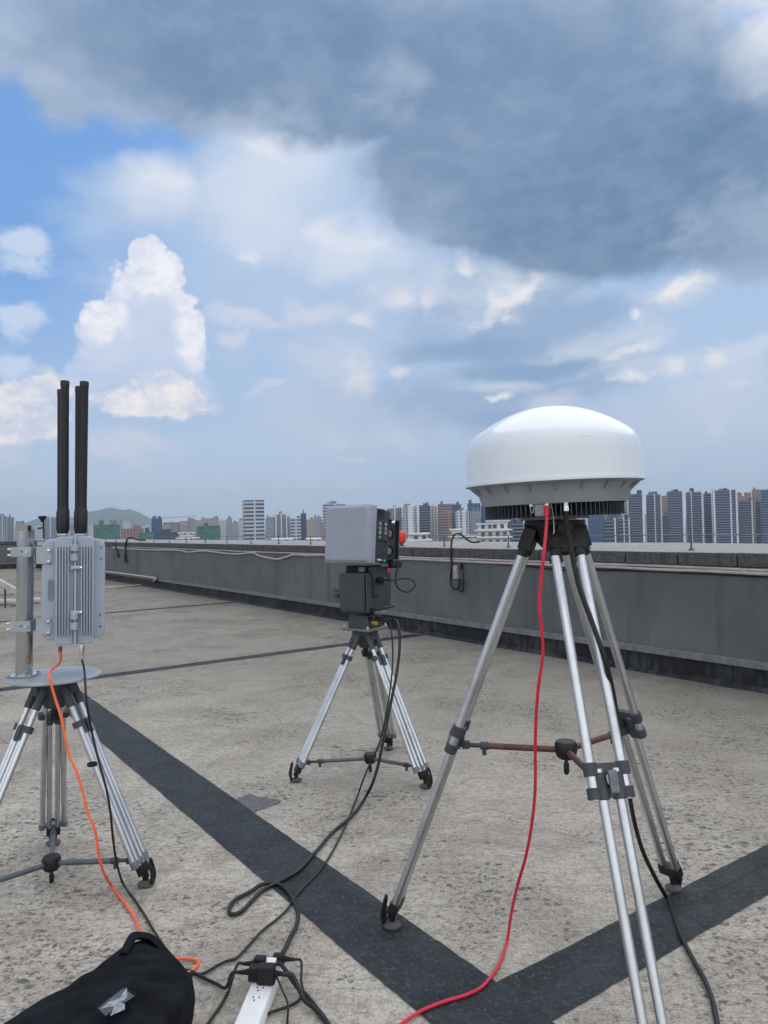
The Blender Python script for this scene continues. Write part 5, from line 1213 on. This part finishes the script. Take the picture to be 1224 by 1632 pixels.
def lowrise(x0, x1, ytop, d, label, tiers):
    root = block(x0, x1, ytop + 8, d, F_LOW, label, 4, roof=False, dep=16, cat='low building', name='terraced_building')
    xm = (x0 + x1) / 2; c = at(xm, ytop + 8, d); az_ = math.atan2(c.x, c.y); w = (x1 - x0) / FPX * d * math.cos(az_); H = c.z + 46
    for k, (f0, f1, h) in enumerate(tiers):
        z = H + 0.4
        MB().box(((f0 + f1 - 1) / 2 * w, 7 + k, z + h / 2 - 0.4), ((f1 - f0) * w, 8, h)).build('upper_storey', F_LOW, root, smooth=False)
        MB().box(((f0 + f1 - 1) / 2 * w, 6.5 + k, z + h), ((f1 - f0) * w + 1.6, 10.5, 0.5)).build('roof_slab', M_PIER, root, smooth=False)
    for s_ in (0.0, -3.2): MB().box((0, 7.0, H + s_ - 0.2), (w + 1.4, 17, 0.55)).build('terrace_edge', M_PIER, root, smooth=False)
    return root
lowrise(760, 814, 836, 330, 'white terraced villa block with overhanging roofs left of the tall tripod', ((0.05, 0.45, 2.2), (0.35, 0.95, 3.4)))
lowrise(719, 762, 846, 300, 'pale low building with dark openings left of the white terraced block', ((0.05, 0.35, 2.2),))
lowrise(653, 686, 852, 280, 'flat white roofed shed beside the red beacon', ((0.1, 0.9, 1.8),))
lowrise(284, 316, 849, 420, 'small white flat roofed house below the green netted frame', ((0.1, 0.8, 2.4),))
lowrise(433, 470, 856, 330, 'long low white roof line below the blue banded block', ((0.1, 0.9, 1.0),))
lowrise(486, 520, 857, 300, 'low white roof hut close to the left side of the radar panel', ((0.2, 0.7, 1.2),))
# left and middle distance
block(388, 423, 797, 760, F_BAND, 'isolated tall white banded office tower left of the radar head', 10, cat='office tower', name='office_tower', dep=16, roof=False)
block(423, 433, 825, 1150, F_GREY, 'thin grey block right beside the banded office tower', 0)
block(433, 463, 820, 1000, F_GREY, 'ornate pale grey flats with stepped crown right of the banded tower', 5, 'tower', piers=((0.2, 0.06), (0.5, 0.06), (0.8, 0.06)), steps=((0, .3, 3), (.3, .72, 0), (.72, 1, 3)))
block(463, 480, 826, 900, F_BAND, 'low blue and white striped block beside the ornate grey flats', 4, cat='office block', name='office_block')
block(479, 488, 818, 910, F_BLUE, 'bright blue stair tower of the striped block', 0)
block(488, 501, 828, 1500, F_BEIGE, 'distant beige flats between the blue stair tower and radar panel, lower one', 0)
block(500, 512, 823, 1600, F_GREY, 'distant grey flats between the blue stair tower and radar panel, higher one', 0)
block(508, 518, 838, 1000, F_BEIGE, 'warm beige block next to the radar panel left edge', 0)
block(515, 552, 803, 1000, F_BAND, 'white banded tower with curved crown rising behind the radar panel', 8)
q = 338
for i, (w_, yt, fm) in enumerate(((12, 825, F_GREY), (11, 829, F_WHITE), (10, 826, F_GREY), (9, 832, F_GREY), (10, 829, F_WHITE))):
    block(q, q + w_ - 0.6, yt, 1500 + i * 45, fm, ('pale flats of a row left of the banded tower, furthest left', 'white flats of the row left of the banded tower, second from left', 'grey flats in the middle of the row left of the banded tower', 'low grey flats of the row left of the banded tower, fourth', 'whitish flats touching the left side of the banded tower')[i], 5); q += w_
block(313, 339, 826, 1650, F_BEIGE, 'beige grey flats standing behind the green netted frame', 5, steps=((0, .3, 4), (.3, 1, 0)))
block(287, 313, 828, 1700, F_GREY, 'grey flats with a crane on top in the left distance', 5, steps=((0, .5, 3), (.5, 1, 0)))
block(315, 353, 838, 820, F_NET, 'half built block wrapped in green netting below the grey flats', 8, cat='building site', name='netted_building')
block(272, 285, 834, 1750, F_PINK, 'pinkish flats right of the blue glass cube in the distance', 0)
block(259, 271, 836, 1800, F_BEIGE, 'beige flats just right of the blue glass cube', 0)
block(241, 259, 826, 1150, F_BLUE, 'blue glass cube tower right of the hill', 6)
block(222, 246, 848, 800, F_NET, 'low green netted shell in front of the blue glass cube', 5, cat='building site', name='netted_building')
block(246, 286, 848, 900, F_DARK, 'low slate block below the blue glass cube', 5)
block(196, 208, 831, 1400, F_WHITE, 'slim white tower in front of the hill slope', 0)
block(193, 230, 842, 1000, F_PINK, 'pinkish unfinished block in front of the hill with red crane', 5)
block(150, 193, 836, 780, F_NET, 'big green netted building site right of the antenna box', 6, cat='building site', name='netted_building')
block(140, 153, 838, 1200, F_WHITE, 'pale flats touching the right side of the antennas', 0)
block(111, 124, 836, 1300, F_GREY, 'grey flats seen between the two antenna pairs', 0)
block(70, 94, 825, 1250, F_GREY, 'grey flats directly left of the antennas', 5, 'tower', piers=((0.4, 0.07),))
block(55, 69, 838, 1350, F_WHITE, 'low pale flats behind the little black sensor', 0)
block(25, 44, 834, 1300, F_BEIGE, 'beige grey flats above the steel post top', 5)
block(-4, 11, 822, 1150, F_GREY, 'grey flats cut by the left edge of the picture', 5, 'tower', piers=((0.5, 0.08),))
block(11, 24, 824, 1180, F_GREY, 'grey flats second from the left edge of the picture', 5, 'tower', piers=((0.9, 0.09),))
# a second, lower and hazier line of roofs behind
xs = -20; k = 0
adj = ['dim', 'faint', 'pale', 'dull']; 
while xs < 1230:
    wd_ = rc.uniform(14, 34); yt = rc.uniform(838, 850) - xs * 0.0235 + 6
    if not (390 < xs + wd_ / 2 < 420): block(xs, xs + wd_, yt - 9, rc.uniform(1900, 2500), rc.choice([F_GREY, F_WHITE, F_BEIGE, F_DARK]), 'hazy low block of the furthest skyline row, hardly told apart from its neighbours', 0, roof=rc.random() < .5, cat='distant building', name='distant_building')
    xs += wd_ + rc.uniform(0, 14); k += 1
# cranes
def crane(px, ytop, ybot, d, jib0, jib1, m, label, tower=True):
    root = thing('tower_crane', tuple(at(px, ybot, d).xy) + (-46,), label, 'crane'); a, b = at(px, ybot, d), at(px, ytop, d); u = d / FPX
    wdt = 1.5 * u if tower else 0.9 * u; mb = MB(); hgt = (b - a).length; n = int(hgt / (wdt * 1.2)); base = Vector((a.x, a.y, -46)); top = b
    hgt = top.z + 46; n = int(hgt / (wdt * 1.3))
    for sx in (-1, 1):
        for sy in (-1, 1): mb.cyl(base + Vector((sx * wdt / 2, sy * wdt / 2, 0)), Vector((b.x + sx * wdt / 2, b.y + sy * wdt / 2, b.z)), wdt * 0.11, None, 5)
    for i in range(n):
        z0 = -46 + hgt * i / n; z1 = -46 + hgt * (i + 1) / n; s_ = 1 if i % 2 else -1
        for sy in (-1, 1): mb.cyl((b.x - s_ * wdt / 2, b.y + sy * wdt / 2, z0), (b.x + s_ * wdt / 2, b.y + sy * wdt / 2, z1), wdt * 0.08, None, 4)
        for sx in (-1, 1): mb.cyl((b.x + sx * wdt / 2, b.y - s_ * wdt / 2, z0), (b.x + sx * wdt / 2, b.y + s_ * wdt / 2, z1), wdt * 0.08, None, 4)
    mb.build('mast', m, root, smooth=False)
    p, q = at(*jib0, d), at(*jib1, d); mb = MB(); h = 1.2 * u * (1 if tower else .6)
    for o in (Vector((0, -h / 2, 0)), Vector((0, h / 2, 0)), Vector((0, 0, h))): mb.cyl(p + o, q + o, h * 0.13, None, 5)
    nn = 16
    for i in range(nn):
        e0 = p + (q - p) * (i / nn); e1 = p + (q - p) * ((i + .5) / nn); e2 = p + (q - p) * ((i + 1) / nn)
        for sy in (-1, 1): mb.cyl(e0 + Vector((0, sy * h / 2, 0)), e1 + Vector((0, 0, h)), h * .07, None, 4); mb.cyl(e1 + Vector((0, 0, h)), e2 + Vector((0, sy * h / 2, 0)), h * .07, None, 4)
    mb.build('jib', m, root, smooth=False)
    mb = MB(); mb.box(b + Vector((0.9 * u, 0, h * 0.2)), (1.6 * u, 1.4 * u, 1.5 * u)); mb.build('cab', M_WHITE, root, smooth=False)
    mb = MB(); mb.cyl(b, b + Vector((0, 0, 3.2 * u)), wdt * .2, wdt * .08, 6); mb.build('mast_head', m, root)
crane(715.5, 818, 863, 560, (704, 817), (722, 815.5), M_CRANEY, 'orange yellow tower crane in front of the brown grey tower')
crane(300.5, 824, 846, 1500, (258, 826), (312, 823.5), M_CRANER, 'thin hazy tower crane above the grey flats on the left')
crane(214, 833, 850, 950, (204, 834), (219, 832), M_CRANER, 'small red tower crane beside the pinkish unfinished block', False)
crane(193, 826, 850, 1100, (182, 829), (197, 826), M_CRANER, 'small dark crane left of the slim white tower', False)

# ---------------------------------------------------------------- the air
hz_ = bpy.data.materials.new('haze'); hz_.use_nodes = True; t = hz_.node_tree; t.nodes.clear()
ou = t.nodes.new('ShaderNodeOutputMaterial'); pv_ = t.nodes.new('ShaderNodeVolumePrincipled')
pv_.inputs['Color'].default_value = (0.74, 0.86, 1.0, 1); pv_.inputs['Density'].default_value = 0.00015; pv_.inputs['Anisotropy'].default_value = 0.2
t.links.new(pv_.outputs[0], ou.inputs['Volume'])
mb = MB(); mb.box((0, 2400, 145), (15000, 11000, 394)); mb.build('haze', hz_, kind='stuff', smooth=False)
